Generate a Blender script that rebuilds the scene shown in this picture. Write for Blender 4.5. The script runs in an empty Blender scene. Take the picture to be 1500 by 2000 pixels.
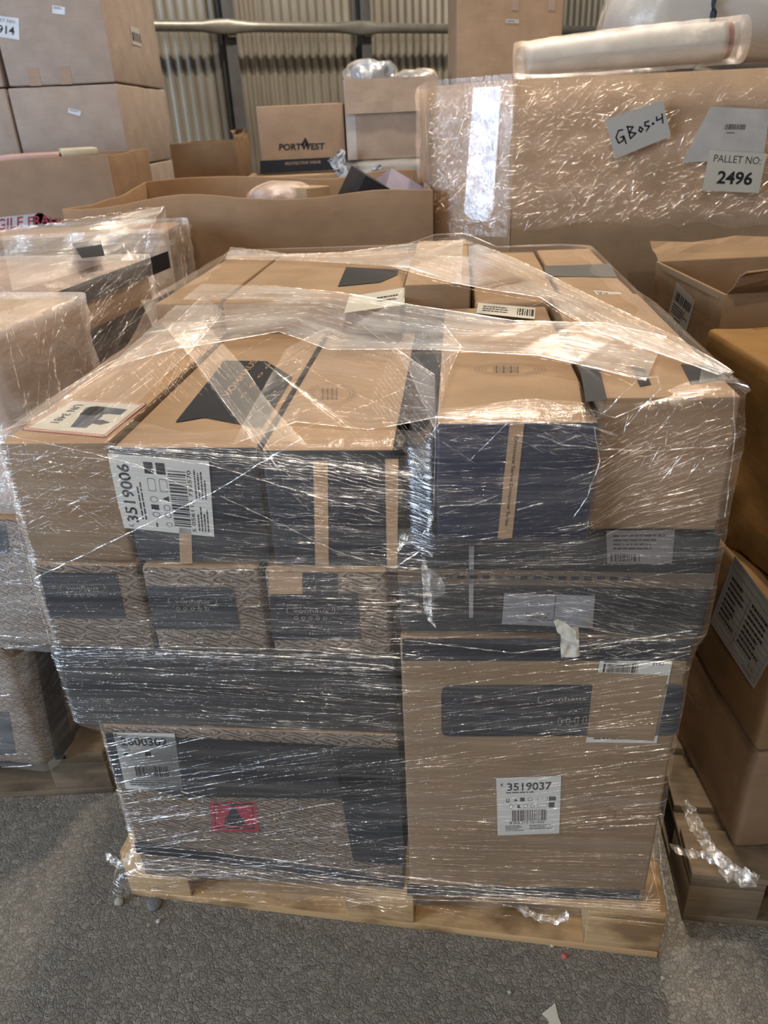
import bpy, bmesh, math, random
from mathutils import Vector, Matrix, noise
random.seed(7)
S = bpy.context.scene
COL = S.collection

# ------------------------------------------------------------------ camera
PITCH, ROLL, FPX, CAMH = .4838, -.047, 1458.24, 1.45
_cp, _sp, _cr, _sr = math.cos(PITCH), math.sin(PITCH), math.cos(ROLL), math.sin(ROLL)
FW = Vector((0, _cp, -_sp)); _u = Vector((0, _sp, _cp)); _r = Vector((1, 0, 0))
RT = _r*_cr + _u*_sr; UP = _u*_cr - _r*_sr
CAM = Vector((0, 0, CAMH))
cd = bpy.data.cameras.new('camera'); cam = bpy.data.objects.new('camera', cd); COL.objects.link(cam)
cam.matrix_world = Matrix(((RT.x, UP.x, -FW.x, CAM.x), (RT.y, UP.y, -FW.y, CAM.y), (RT.z, UP.z, -FW.z, CAM.z), (0, 0, 0, 1)))
cd.sensor_fit = 'HORIZONTAL'; cd.sensor_width = 36; cd.lens = FPX/1500*36
cd.clip_start = .02
cd.dof.use_dof = True; cd.dof.focus_distance = 1.25; cd.dof.aperture_fstop = 8.0
S.camera = cam
# ------------------------------------------------------------------ world, lamps, exposure
S.view_settings.view_transform = 'Standard'; S.view_settings.look = 'None'
S.view_settings.gamma = 1; S.view_settings.use_curve_mapping = False
S.view_settings.exposure = -0.1
S.cycles.transparent_max_bounces = 40
S.cycles.max_bounces = 6
w = bpy.data.worlds.new('world'); S.world = w; w.use_nodes = True
w.node_tree.nodes['Background'].inputs[0].default_value = (.86, .84, .80, 1)
w.node_tree.nodes['Background'].inputs[1].default_value = .085

def area(name, loc, target, size, power, color, sizey=None):
    l = bpy.data.lights.new(name, 'AREA'); l.energy = power; l.color = color; l.size = size
    if sizey: l.shape = 'RECTANGLE'; l.size_y = sizey
    o = bpy.data.objects.new(name, l); COL.objects.link(o); o.location = loc
    o.rotation_euler = (Vector(target)-Vector(loc)).to_track_quat('-Z', 'Y').to_euler()
    return o
WARM = (1, .86, .69)
area('highbay_lamp', (1.0, 4.75, 4.7), (.2, 5.6, 0), .16, 130, WARM)
area('highbay_lamp', (.5, 2.5, 6.0), (.5, 2.3, 0), .35, 140, WARM)
area('highbay_lamp', (-.1, -1.3, 4.6), (0, -1.0, 0), .16, 44, WARM)
area('highbay_lamp', (-1.7, -1.9, 4.6), (-1.4, -1.2, 0), .16, 26, WARM)
area('highbay_lamp', (-.3, -4.2, 3.9), (0, -2.0, 0), .16, 44, WARM)
area('doorway_daylight', (-5.4, -1.3, 1.9), (0, 2.6, 1.4), 2.4, 330, (.62, .78, 1.0), 2.8)

# ------------------------------------------------------------------ photo pixel -> point helpers
def ray(x, y): return FW + RT*((x-750)/FPX) - UP*((y-1000)/FPX)
def pY(x, y, Y):
    d = ray(x, y); return CAM + d*(Y/d.y)
def pZ(x, y, z):
    d = ray(x, y); return CAM + d*((z-CAMH)/d.z)
def pP(x, y, P, N):
    d = ray(x, y); return CAM + d*((P-CAM).dot(N)/d.dot(N))

# frame of the load on the main pallet
YAW_P = .1744; YAW = YAW_P-.0654
O_P = Vector((-.5786, 1.047, 0))
Up_ = Vector((math.cos(YAW_P), -math.sin(YAW_P), 0)); Vp_ = Vector((math.sin(YAW_P), math.cos(YAW_P), 0))
U = Vector((math.cos(YAW), -math.sin(YAW), 0)); V = Vector((math.sin(YAW), math.cos(YAW), 0)); Z = Vector((0, 0, 1))
O2 = O_P + Up_*.5 - U*.5 - V*.0207
def L(u, v, z): return O2 + U*u + V*v + Z*z

# ------------------------------------------------------------------ materials
class NT:
    def __init__(s, name):
        s.m = bpy.data.materials.new(name); s.m.use_nodes = True; s.t = s.m.node_tree; s.t.nodes.clear()
        s.out = s.n('ShaderNodeOutputMaterial')
    def n(s, typ, **k):
        x = s.t.nodes.new(typ)
        for a, b in k.items(): setattr(x, a, b)
        return x
    def l(s, a, b): s.t.links.new(a, b)
    def setin(s, node, key, val):
        if hasattr(val, 'links') or hasattr(val, 'is_linked'): s.l(val, node.inputs[key])
        else: node.inputs[key].default_value = val
    def math(s, op, a, b=0., c=None, clamp=False):
        x = s.n('ShaderNodeMath', operation=op); x.use_clamp = clamp
        s.setin(x, 0, a); s.setin(x, 1, b)
        if c is not None: s.setin(x, 2, c)
        return x.outputs[0]
    def uv(s, scale=(1, 1, 1), rot=0., loc=(0, 0, 0), obj=False):
        tc = s.n('ShaderNodeTexCoord'); mp = s.n('ShaderNodeMapping')
        mp.inputs['Scale'].default_value = scale; mp.inputs['Rotation'].default_value = (0, 0, rot); mp.inputs['Location'].default_value = loc
        s.l(tc.outputs['Object' if obj else 'UV'], mp.inputs[0]); return mp.outputs[0]
    def noise(s, vec, scale=1., detail=3., rough=.55):
        x = s.n('ShaderNodeTexNoise'); x.inputs['Scale'].default_value = scale; x.inputs['Detail'].default_value = detail
        x.inputs['Roughness'].default_value = rough; s.l(vec, x.inputs['Vector']); return x.outputs['Fac']
    def ramp(s, fac, lo, hi, a=0., b=1.):
        x = s.n('ShaderNodeMapRange'); s.l(fac, x.inputs[0])
        for i, v in enumerate((lo, hi, a, b)): x.inputs[i+1].default_value = v
        return x.outputs[0]
    def mixc(s, fac, a, b, mode='MIX'):
        x = s.n('ShaderNodeMix', data_type='RGBA', blend_type=mode)
        s.setin(x, 0, fac)
        for i, c in ((6, a), (7, b)):
            if isinstance(c, tuple): x.inputs[i].default_value = (*c, 1)
            else: s.l(c, x.inputs[i])
        return x.outputs[2]
    def bump(s, h, strength=.3, dist=.002, normal=None):
        x = s.n('ShaderNodeBump'); x.inputs['Strength'].default_value = strength; x.inputs['Distance'].default_value = dist
        s.l(h, x.inputs['Height'])
        if normal is not None: s.l(normal, x.inputs['Normal'])
        return x.outputs[0]
    def bsdf(s, col, rough=.6, metal=0., spec=.3, normal=None):
        x = s.n('ShaderNodeBsdfPrincipled')
        if isinstance(col, tuple): x.inputs['Base Color'].default_value = (*col, 1)
        else: s.l(col, x.inputs['Base Color'])
        s.setin(x, 'Roughness', rough); x.inputs['Metallic'].default_value = metal
        x.inputs['Specular IOR Level'].default_value = spec
        if normal is not None: s.l(normal, x.inputs['Normal'])
        s.l(x.outputs[0], s.out.inputs[0]); return x

_mc = {}
def card(col=(.46, .31, .185), key=None):
    """plain kraft board: mottled fibre, faint flute lines, small dents"""
    col = (col[0]*.90, col[1]*.87, col[2]*.84)
    k = ('card', col)
    if k in _mc: return _mc[k]
    n = NT('kraft_board'); v = n.uv()
    m = n.noise(n.uv((9, 9, 9)), 1, 4); f = n.noise(n.uv((6, 420, 1)), 1, 2); sp = n.noise(n.uv((260, 260, 1)), 1, 2)
    c = n.mixc(n.ramp(m, .3, .7), tuple(x*.86 for x in col), tuple(min(1, x*1.10) for x in col))
    c = n.mixc(n.ramp(f, .35, .65, 0, .22), c, tuple(x*.62 for x in col))
    c = n.mixc(n.ramp(sp, .55, .75, 0, .25), c, tuple(x*.55 for x in col))
    b = n.bump(n.noise(n.uv((14, 14, 1)), 1, 3), .35, .006)
    b = n.bump(f, .18, .0008, b)
    n.bsdf(c, .72, 0, .25, b); _mc[k] = n.m; return n.m

def flatmat(name, col, rough=.6, spec=.3, metal=0., var=.12, bump=.15):
    k = (name, col)
    if k in _mc: return _mc[k]
    n = NT(name); m = n.noise(n.uv((12, 12, 12)), 1, 4)
    c = n.mixc(n.ramp(m, .3, .7), tuple(x*(1-var) for x in col), tuple(min(1, x*(1+var)) for x in col))
    n.bsdf(c, rough, metal, spec, n.bump(n.noise(n.uv((40, 40, 40)), 1, 3), bump, .002)); _mc[k] = n.m; return n.m

def kraft_print(col=(.215, .165, .12), ink=(.06, .046, .04), sc=25.):
    """kraft board printed all over with rows of slanted rounded capsules"""
    k = ('kp', col, sc)
    if k in _mc: return _mc[k]
    n = NT('printed_kraft'); v = n.uv((sc, sc*2.3, 1), .72)
    sx = n.n('ShaderNodeSeparateXYZ'); n.l(v, sx.inputs[0])
    row = n.math('FLOOR', sx.outputs[1]); x = n.math('FRACT', n.math('ADD', n.math('MULTIPLY', sx.outputs[0], .62), n.math('MULTIPLY', row, .37)))
    y = n.math('SUBTRACT', n.math('FRACT', sx.outputs[1]), .5)
    ax = n.math('MAXIMUM', n.math('SUBTRACT', n.math('MULTIPLY', n.math('ABSOLUTE', n.math('SUBTRACT', x, .5)), 3.6), 1.15), 0.)
    d = n.math('SQRT', n.math('ADD', n.math('MULTIPLY', ax, ax), n.math('MULTIPLY', y, y)))
    r1 = n.math('LESS_THAN', n.math('ABSOLUTE', n.math('SUBTRACT', d, .36)), .085)
    inner = n.math('LESS_THAN', d, .15)
    t = n.math('GREATER_THAN', n.noise(n.uv((sc*4, sc*9, 1), .72), 1, 1), .5)
    mask = n.math('MAXIMUM', r1, n.math('MULTIPLY', inner, t))
    base = n.mixc(n.ramp(n.noise(n.uv((8, 8, 1)), 1, 4), .3, .7), tuple(a*.88 for a in col), tuple(a*1.1 for a in col))
    c = n.mixc(n.math('MULTIPLY', mask, .9), base, ink)
    n.bsdf(c, .7, 0, .25, n.bump(n.noise(n.uv((14, 14, 1)), 1, 3), .3, .005)); _mc[k] = n.m; return n.m

INK = flatmat('dark_ink', (.022, .025, .033), .5, .35)
NAVY = flatmat('navy_ink', (.016, .022, .045), .45, .4)
BLACKBOX = flatmat('black_board', (.024, .025, .028), .5, .35)
PRINT = flatmat('black_print', (.03, .03, .034), .6, .2, 0, .05, .0)
GREYPRINT = flatmat('grey_print', (.16, .14, .12), .6, .2, 0, .05, .0)
BROWNPRINT = flatmat('brown_print', (.20, .13, .08), .6, .2, 0, .05, .0)
PAPER = flatmat('white_paper', (.52, .51, .475), .6, .3, 0, .03, .05)
PAPERC = flatmat('cream_paper', (.64, .61, .52), .6, .3, 0, .05, .3)
RED = flatmat('red_ink', (.30, .03, .05), .55)
REDL = flatmat('pink_red_ink', (.72, .20, .17), .55)
GREYTAPE = flatmat('grey_tape', (.20, .20, .21), .4)
TAPE = flatmat('brown_tape', (.30, .195, .11), .28, .6)
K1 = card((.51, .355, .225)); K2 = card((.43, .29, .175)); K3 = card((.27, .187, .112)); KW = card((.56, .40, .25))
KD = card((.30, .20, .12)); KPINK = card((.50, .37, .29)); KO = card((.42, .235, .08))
KP = kraft_print()

def wood(col=(.56, .37, .19), dark=(.20, .12, .06)):
    k = ('wood', col)
    if k in _mc: return _mc[k]
    n = NT('pallet_wood'); g = n.noise(n.uv((3, 60, 1)), 1, 4); st = n.noise(n.uv((5, 7, 1)), 1, 4)
    c = n.mixc(n.ramp(g, .3, .7), tuple(x*.72 for x in col), tuple(x*1.08 for x in col))
    c = n.mixc(n.ramp(st, .50, .62, 0, .85), c, dark)
    n.bsdf(c, .75, 0, .2, n.bump(g, .4, .002)); _mc[k] = n.m; return n.m
WOOD = wood(); WOODG = wood((.22, .165, .11), (.09, .07, .05))

def film(name='clear_film', lo=.05, hi=.36, sx=3., sy=170., rot=0., gl=.16, rough=.16, bump=.5, iso=.25, col=(.86, .85, .82)):
    k = (name, lo, hi, sx, sy, rot, gl, bump, iso)
    if k in _mc: return _mc[k]
    n = NT(name)
    a = n.noise(n.uv((sx, sy, 1), rot), 1, 3, .6); b = n.noise(n.uv((sx*.5, sy*.22, 1), rot+.03), 1, 3)
    c = n.noise(n.uv((7, 7, 1), 0), 1, 3)
    haze = n.math('MULTIPLY', n.ramp(a, .38, .68), n.ramp(b, .35, .70))
    haze = n.math('ADD', n.math('MULTIPLY', haze, hi-lo), n.ramp(c, .35, .7, lo*.5, lo*1.6), clamp=True)
    h = n.bump(a, bump, .0035); h = n.bump(n.noise(n.uv((70, 70, 1)), 1, 4, .65), iso, .004, h)
    h = n.bump(n.noise(n.uv((sx*6, sy*2.2, 1), rot), 1, 2), bump*.6, .002, h)
    tr = n.n('ShaderNodeBsdfTransparent'); tr.inputs[0].default_value = (.97, .97, .975, 1)
    df = n.n('ShaderNodeBsdfDiffuse'); df.inputs[0].default_value = (*col, 1); n.l(h, df.inputs['Normal'])
    tl = n.n('ShaderNodeBsdfTranslucent'); tl.inputs[0].default_value = (*col, 1)
    mt = n.n('ShaderNodeMixShader'); mt.inputs[0].default_value = .35; n.l(df.outputs[0], mt.inputs[1]); n.l(tl.outputs[0], mt.inputs[2])
    m1 = n.n('ShaderNodeMixShader'); n.l(haze, m1.inputs[0]); n.l(tr.outputs[0], m1.inputs[1]); n.l(mt.outputs[0], m1.inputs[2])
    g = n.n('ShaderNodeBsdfGlossy'); g.inputs['Roughness'].default_value = rough; n.l(h, g.inputs['Normal'])
    lw = n.n('ShaderNodeLayerWeight'); lw.inputs[0].default_value = .25
    gf = n.math('ADD', n.math('MULTIPLY', lw.outputs['Fresnel'], .35), n.math('MULTIPLY', n.ramp(b, .35, .65, .5, 1.3), gl), clamp=True)
    n.l(gf, g.inputs['Color'])
    m2 = n.n('ShaderNodeAddShader'); n.l(m1.outputs[0], m2.inputs[0]); n.l(g.outputs[0], m2.inputs[1])
    n.l(m2.outputs[0], n.out.inputs[0]); _mc[k] = n.m; return n.m

def crease_mat(name='film_crease', op=.30, gl=.5, rough=.2, sc=90):
    k = (name, op, gl, rough)
    if k in _mc: return _mc[k]
    n = NT(name)
    h = n.bump(n.noise(n.uv((sc, sc*3, 1)), 1, 3, .7), .6, .004)
    tr = n.n('ShaderNodeBsdfTransparent')
    df = n.n('ShaderNodeBsdfDiffuse'); df.inputs[0].default_value = (.85, .85, .83, 1)
    m1 = n.n('ShaderNodeMixShader'); m1.inputs[0].default_value = op; n.l(tr.outputs[0], m1.inputs[1]); n.l(df.outputs[0], m1.inputs[2])
    g = n.n('ShaderNodeBsdfGlossy'); g.inputs['Roughness'].default_value = rough; n.l(h, g.inputs['Normal'])
    n.l(n.math('MULTIPLY', n.ramp(n.noise(n.uv((48, 3, 1)), 1, 2), .45, .60, .09, 1.7), gl), g.inputs['Color'])
    m2 = n.n('ShaderNodeAddShader'); n.l(m1.outputs[0], m2.inputs[0]); n.l(g.outputs[0], m2.inputs[1])
    n.l(m2.outputs[0], n.out.inputs[0]); _mc[k] = n.m; return n.m
CREASE = crease_mat(op=.02, gl=.58, rough=.075); CREASE2 = crease_mat('film_rope', .14, .6, .14)

# ------------------------------------------------------------------ object helpers
def mesh_obj(name, verts, faces, mats, parent=None, uvs=None, smooth=True, mi=None, local=None):
    """verts are world points unless local=True; parented meshes get local coordinates"""
    me = bpy.data.meshes.new(name)
    if parent is not None and not local:
        inv = RINV[parent.name]
        verts = [inv @ Vector(v) for v in verts]
    me.from_pydata([tuple(v) for v in verts], [], faces)
    if not isinstance(mats, (list, tuple)): mats = [mats]
    for m in mats: me.materials.append(m)
    if mi: me.polygons.foreach_set('material_index', mi)
    if uvs is not None:
        ul = me.uv_layers.new(name='UVMap')
        li = [0]*len(me.loops); me.loops.foreach_get('vertex_index', li)
        fl = []
        for i in li: fl += [uvs[i][0], uvs[i][1]]
        ul.data.foreach_set('uv', fl)
    if smooth: me.polygons.foreach_set('use_smooth', [True]*len(me.polygons))
    me.update()
    o = bpy.data.objects.new(name, me); COL.objects.link(o)
    if parent is not None: o.parent = parent
    return o
RINV, RMAT = {}, {}
def tag(o, label, cat, group=None, kind=None):
    o['label'] = label; o['category'] = cat
    if group: o['group'] = group
    if kind: o['kind'] = kind
    return o
def root(name, label, cat, loc, rz=0., group=None):
    o = bpy.data.objects.new(name, None); COL.objects.link(o)
    o.location = loc; o.rotation_euler = (0, 0, rz); o.empty_display_size = .1
    M = Matrix.Translation(Vector(loc)) @ Matrix.Rotation(rz, 4, 'Z')
    RMAT[o.name] = M; RINV[o.name] = M.inverted()
    tag(o, label, cat, group); return o

def axis_list(h0, h1, r, step):
    n = max(1, int((h1-h0-2*r)/step)); a = [h0, h0+r*.3, h0+r]
    a += [h0+r+(h1-h0-2*r)*i/n for i in range(1, n)]
    return a + [h1-r, h1-r*.3, h1]

def slab(name, x0, x1, y0, y1, z0, z1, mats, parent, r=.006, step=.08, dent=.0, seed=0, warp=None, uvoff=0.):
    """rounded box in the parent's local axes. mats: one material or dict face->material"""
    faces_def = ['front', 'back', 'left', 'right', 'top', 'bottom']
    if isinstance(mats, dict):
        ml = []; idx = {}
        for f in faces_def:
            m = mats.get(f, mats['*'])
            if m not in ml: ml.append(m)
            idx[f] = ml.index(m)
    else: ml = [mats]; idx = {f: 0 for f in faces_def}
    r = min(r, (x1-x0)*.4, (y1-y0)*.4, (z1-z0)*.4)
    X, Y, ZZ = axis_list(x0, x1, r, step), axis_list(y0, y1, r, step), axis_list(z0, z1, r, step)
    verts, faces, uvs, mi = [], [], [], []
    def q(p):
        c = Vector((min(max(p.x, x0+r), x1-r), min(max(p.y, y0+r), y1-r), min(max(p.z, z0+r), z1-r)))
        d = p-c
        if d.length > 1e-9: d = d.normalized()*r
        o = c+d
        if dent:
            nz = noise.noise(o*7+Vector((seed*3.1, seed, 0)))
            k = dent*(-abs(nz))*1.6
            cc = Vector(((x0+x1)/2, (y0+y1)/2, (z0+z1)/2)); dd = (d if d.length > 1e-9 else o-cc).normalized(); o = o+dd*k
        if warp: o = warp(o)
        return o
    for f in faces_def:
        if f in ('front', 'back'): A, B = X, ZZ; mk = lambda a, b: Vector((a, y0 if f == 'front' else y1, b)); fl = f == 'back'
        elif f in ('left', 'right'): A, B = Y, ZZ; mk = lambda a, b: Vector((x0 if f == 'left' else x1, a, b)); fl = f == 'left'
        else: A, B = X, Y; mk = lambda a, b: Vector((a, b, z1 if f == 'top' else z0)); fl = f == 'bottom'
        base = len(verts)
        for b in B:
            for a in A:
                verts.append(q(mk(a, b))); uvs.append((a+uvoff+seed*.37, b+seed*.21))
        na = len(A)
        for j in range(len(B)-1):
            for i in range(na-1):
                a0 = base+j*na+i; qd = (a0, a0+1, a0+na+1, a0+na)
                faces.append(qd[::-1] if fl else qd); mi.append(idx[f])
    o = mesh_obj(name, verts, faces, ml, parent, uvs, True, mi, local=True)
    bm = bmesh.new(); bm.from_mesh(o.data); bmesh.ops.remove_doubles(bm, verts=bm.verts, dist=1e-5); bm.to_mesh(o.data); bm.free()
    return o

# face frames of a box root: (origin, A, B, N) in local axes
class Box:
    def __init__(s, name, label, x0, x1, y0, y1, z0, z1, mats, O=None, A=None, yaw=0., group=None, cat='cardboard box', body=True, **kw):
        """footprint x0..x1, y0..y1 in the frame (O, yaw); z0..z1 heights"""
        O = Vector((0, 0, 0)) if O is None else O
        ux = Vector((math.cos(yaw), math.sin(yaw), 0)); uy = Vector((-math.sin(yaw), math.cos(yaw), 0))
        c = O + ux*(x0+x1)/2 + uy*(y0+y1)/2; c.z = z0
        s.sx, s.sy, s.sz = x1-x0, y1-y0, z1-z0
        s.root = root(name, label, cat, c, yaw, group); s.M = RMAT[s.root.name]; s.I = RINV[s.root.name]
        hx, hy = s.sx/2, s.sy/2; s.hx, s.hy = hx, hy
        if body: slab('body', -hx, hx, -hy, hy, 0, s.sz, mats, s.root, **kw)
        s.F = {'front': (Vector((-hx, -hy, 0)), Vector((1, 0, 0)), Z, Vector((0, -1, 0))),
               'right': (Vector((hx, -hy, 0)), Vector((0, 1, 0)), Z, Vector((1, 0, 0))),
               'left': (Vector((-hx, hy, 0)), Vector((0, -1, 0)), Z, Vector((-1, 0, 0))),
               'top': (Vector((-hx, -hy, s.sz)), Vector((1, 0, 0)), Vector((0, 1, 0)), Z)}
    def ab(s, face, px, py):
        o, a, b, n = s.F[face]; W = s.M; R3 = W.to_3x3()
        P = pP(px, py, W @ o, R3 @ n); q = s.I @ P - o
        return Vector((q.dot(a), q.dot(b)))
    def pt(s, face, ab, off=0.):
        o, a, b, n = s.F[face]; return o + a*ab[0] + b*ab[1] + n*off

class Print:
    """flat shapes gathered on one face of a box, linked as one mesh"""
    def __init__(s, box, face, lift=.0010, th=.0003):
        s.b, s.f, s.lift, s.th = box, face, lift, th; s.v, s.fc = [], []
    def poly(s, pts):
        i = len(s.v); s.v += [Vector(p) for p in pts]; s.fc.append(tuple(range(i, i+len(pts))))
    def ring(s, pts, wd):
        c = sum((Vector(p) for p in pts), Vector((0, 0)))/len(pts); n = len(pts)
        for k in range(n):
            p, q = Vector(pts[k]), Vector(pts[(k+1) % n])
            p2 = p+(c-p).normalized()*wd; q2 = q+(c-q).normalized()*wd
            s.poly([p, q, q2, p2])
    def text(s, st, p0, p1, p2, bold=.012, keep=False):
        v, f = text_geo(st, bold)
        p0, p1, p2 = Vector(p0), Vector(p1), Vector(p2); i = len(s.v)
        s.v += [p0+(p1-p0)*x+(p2-p0)*y for x, y in v]; s.fc += [tuple(i+k for k in g) for g in f]
    def done(s, name, mat, parent=None, label=None):
        parent3 = parent or s.b.root
        o, a, b, n = s.b.F[s.f]
        A = [s.b.pt(s.f, p, s.lift) for p in s.v]
        B = [s.b.pt(s.f, p, s.lift+s.th) for p in s.v]; k = len(A)
        fcs = []
        ok = []
        for f in s.fc:
            if len(set(f)) < 3: continue
            # orient towards the face normal
            nn = Vector((0, 0, 0)); pts = [B[i+0] for i in f]
            for i in range(len(pts)): nn += pts[i].cross(pts[(i+1) % len(pts)])
            g = f if nn.dot(n) > 0 else f[::-1]
            fcs.append(tuple(i+k for i in g)); ok.append(g)
        verts = A+B
        if len(s.fc) < 60:
            for g in ok:
                for i in range(len(g)): fcs.append((g[i], g[(i+1) % len(g)], g[(i+1) % len(g)]+k, g[i]+k))
        uvs = [(p[0], p[1]) for p in s.v]*2
        ob = mesh_obj(name, verts, fcs, mat, parent3, uvs, False, local=True)
        if label: ob['label'] = label
        return ob

_tg = {}
def text_geo(st, bold=.012):
    k = (st, bold)
    if k in _tg: return _tg[k]
    c = bpy.data.curves.new('t', 'FONT'); c.body = st; c.fill_mode = 'FRONT'; c.offset = bold; c.resolution_u = 3
    o = bpy.data.objects.new('t', c)
    me = bpy.data.meshes.new_from_object(o)
    xs = [v.co.x for v in me.vertices]; ys = [v.co.y for v in me.vertices]
    x0, x1, y0, y1 = min(xs), max(xs), min(ys), max(ys)
    v = [((a-x0)/(x1-x0), (b-y0)/(y1-y0)) for a, b in zip(xs, ys)]
    f = [tuple(p.vertices) for p in me.polygons]
    bpy.data.meshes.remove(me); bpy.data.objects.remove(o); bpy.data.curves.remove(c)
    _tg[k] = (v, f); return _tg[k]

def rounded(pts, r, n=4):
    out = []; N = len(pts)
    for i in range(N):
        p = Vector(pts[i]); a = (Vector(pts[i-1])-p); b = (Vector(pts[(i+1) % N])-p)
        ra = min(r, a.length*.45); rb = min(r, b.length*.45)
        pa, pb = p+a.normalized()*ra, p+b.normalized()*rb
        for k in range(n+1):
            t = k/n; out.append(pa*(1-t)**2 + p*2*t*(1-t) + pb*t*t)
    return out

def decal(box, face, pts, mat, name='printed_panel', px=True, r=0., lift=.0006, label=None, parent=None):
    P = [box.ab(face, *p) for p in pts] if px else [Vector(p) for p in pts]
    if r: P = rounded(P, r)
    pr = Print(box, face, lift); pr.poly(P); return pr.done(name, mat, parent, label)

def sticker(box, face, quad, items, mat=None, pmat=None, name='shipping_label', px=True, label=None, lift=.0006, r=0.):
    """quad: bottom-left, bottom-right, top-right, top-left of the label as it reads"""
    Q = [box.ab(face, *p) if px else Vector(p) for p in quad]
    ob = decal(box, face, Q, mat or PAPER, name, px=False, lift=lift, label=label, r=r)
    def m(s, t): return (Q[0]*(1-s)+Q[1]*s)*(1-t) + (Q[3]*(1-s)+Q[2]*s)*t
    pr = Print(box, face, lift+.00045, .0001); rnd = random.Random(len(items)*7+int(abs(quad[0][0])))
    for it in items:
        k = it[0]
        if k == 't': _, st, a, b, c, d = it[:6]; pr.text(st, m(a, b), m(c, b), m(a, d), it[6] if len(it) > 6 else .012)
        elif k == 'r': _, a, b, c, d = it; pr.poly([m(a, b), m(c, b), m(c, d), m(a, d)])
        elif k == 'bar':
            _, a, b, c, d, n = it; x = a
            while x < c:
                wd = (c-a)/n*rnd.choice((.5, .5, .9, 1.4)); pr.poly([m(x, b), m(x+wd, b), m(x+wd, d), m(x, d)]); x += wd+(c-a)/n*rnd.choice((.5, .6, 1.1))
        elif k == 'lines':
            _, a, b, c, d, n = it
            for i in range(n):
                t = d-(d-b)*(i+.5)/n; h = (d-b)/n*.22; x = a; e = a+(c-a)*rnd.uniform(.6, 1)
                while x < e:
                    wl = (c-a)*rnd.uniform(.04, .16); pr.poly([m(x, t-h), m(min(x+wl, e), t-h), m(min(x+wl, e), t+h), m(x, t+h)]); x += wl+(c-a)*.02
        elif k == 'o':
            _, a, b, c, d, wd = it
            pr.ring(rounded([m(a, b), m(c, b), m(c, d), m(a, d)], wd*4), wd)
        elif k == 'ring':
            _, a, b, c, d, wd = it
            pr.ring([m((a+c)/2+(c-a)/2*math.cos(q*math.pi/12), (b+d)/2+(d-b)/2*math.sin(q*math.pi/12)) for q in range(24)], wd)
        elif k == 'pen':
            for (a, b), (c, d) in zip(it[1], it[1][1:]):
                p, q = m(a, b), m(c, d); e = (q-p).normalized(); nn = Vector((-e.y, e.x))*it[2]; e = e*it[2]*.6; pr.poly([p-e-nn, q+e-nn, q+e+nn, p-e+nn])
        elif k == 'tri': _, a, b, c, d = it; pr.poly([m(a, b), m(c, b), m((a+c)/2, d)])
    if pr.v: pr.done('printing', pmat or PRINT, ob)
    return ob

def logo(box, face, quad, mat, words='vonhaus', icons=True, outline=True):
    """rounded outline with a word and a row of round icons below; quad reads bl, br, tr, tl"""
    Q = [box.ab(face, *p) for p in quad]
    def m(s, t): return (Q[0]*(1-s)+Q[1]*s)*(1-t) + (Q[3]*(1-s)+Q[2]*s)*t
    pr = Print(box, face, .0012, .0002); w = (Q[1]-Q[0]).length
    if words: pr.text(words, m(.14, .58), m(.86, .58), m(.14, .84), .01)
    if outline: pr.ring(rounded([m(0, .46), m(1, .46), m(1, 1), m(0, 1)], w*.1), w*.014)
    if icons:
        for i in range(5):
            c = .2+i*.15; pr.ring([m(c+.04*math.cos(q*.785), .17+.13*math.sin(q*.785)) for q in range(8)], w*.013)
    return pr.done('printed_logo', mat)

CODE = [('t', '3519037', .17, .78, .86, .91, .02), ('t', 'K', .07, .86, .115, .91, .02), ('lines', .15, .73, .85, .77, 1),
        ('r', .15, .585, .20, .60), ('r', .15, .6, .162, .65), ('r', .188, .6, .2, .65), ('tri', .27, .60, .33, .65), ('r', .37, .595, .44, .66), ('ring', .49, .595, .56, .66, .0008),
        ('o', .64, .59, .80, .66, .0006), ('r', .82, .59, .93, .665),
        ('ring', .2, .48, .26, .55, .0006), ('tri', .31, .48, .38, .55), ('ring', .42, .48, .49, .55, .0006), ('ring', .53, .48, .6, .55, .0006),
        ('o', .64, .48, .8, .55, .0006), ('r', .82, .475, .91, .56),
        ('bar', .24, .25, .78, .44, 34), ('t', '8 056115 721502', .2, .20, .76, .24, .01), ('lines', .13, .07, .48, .18, 4), ('lines', .52, .09, .92, .18, 3)]

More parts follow.
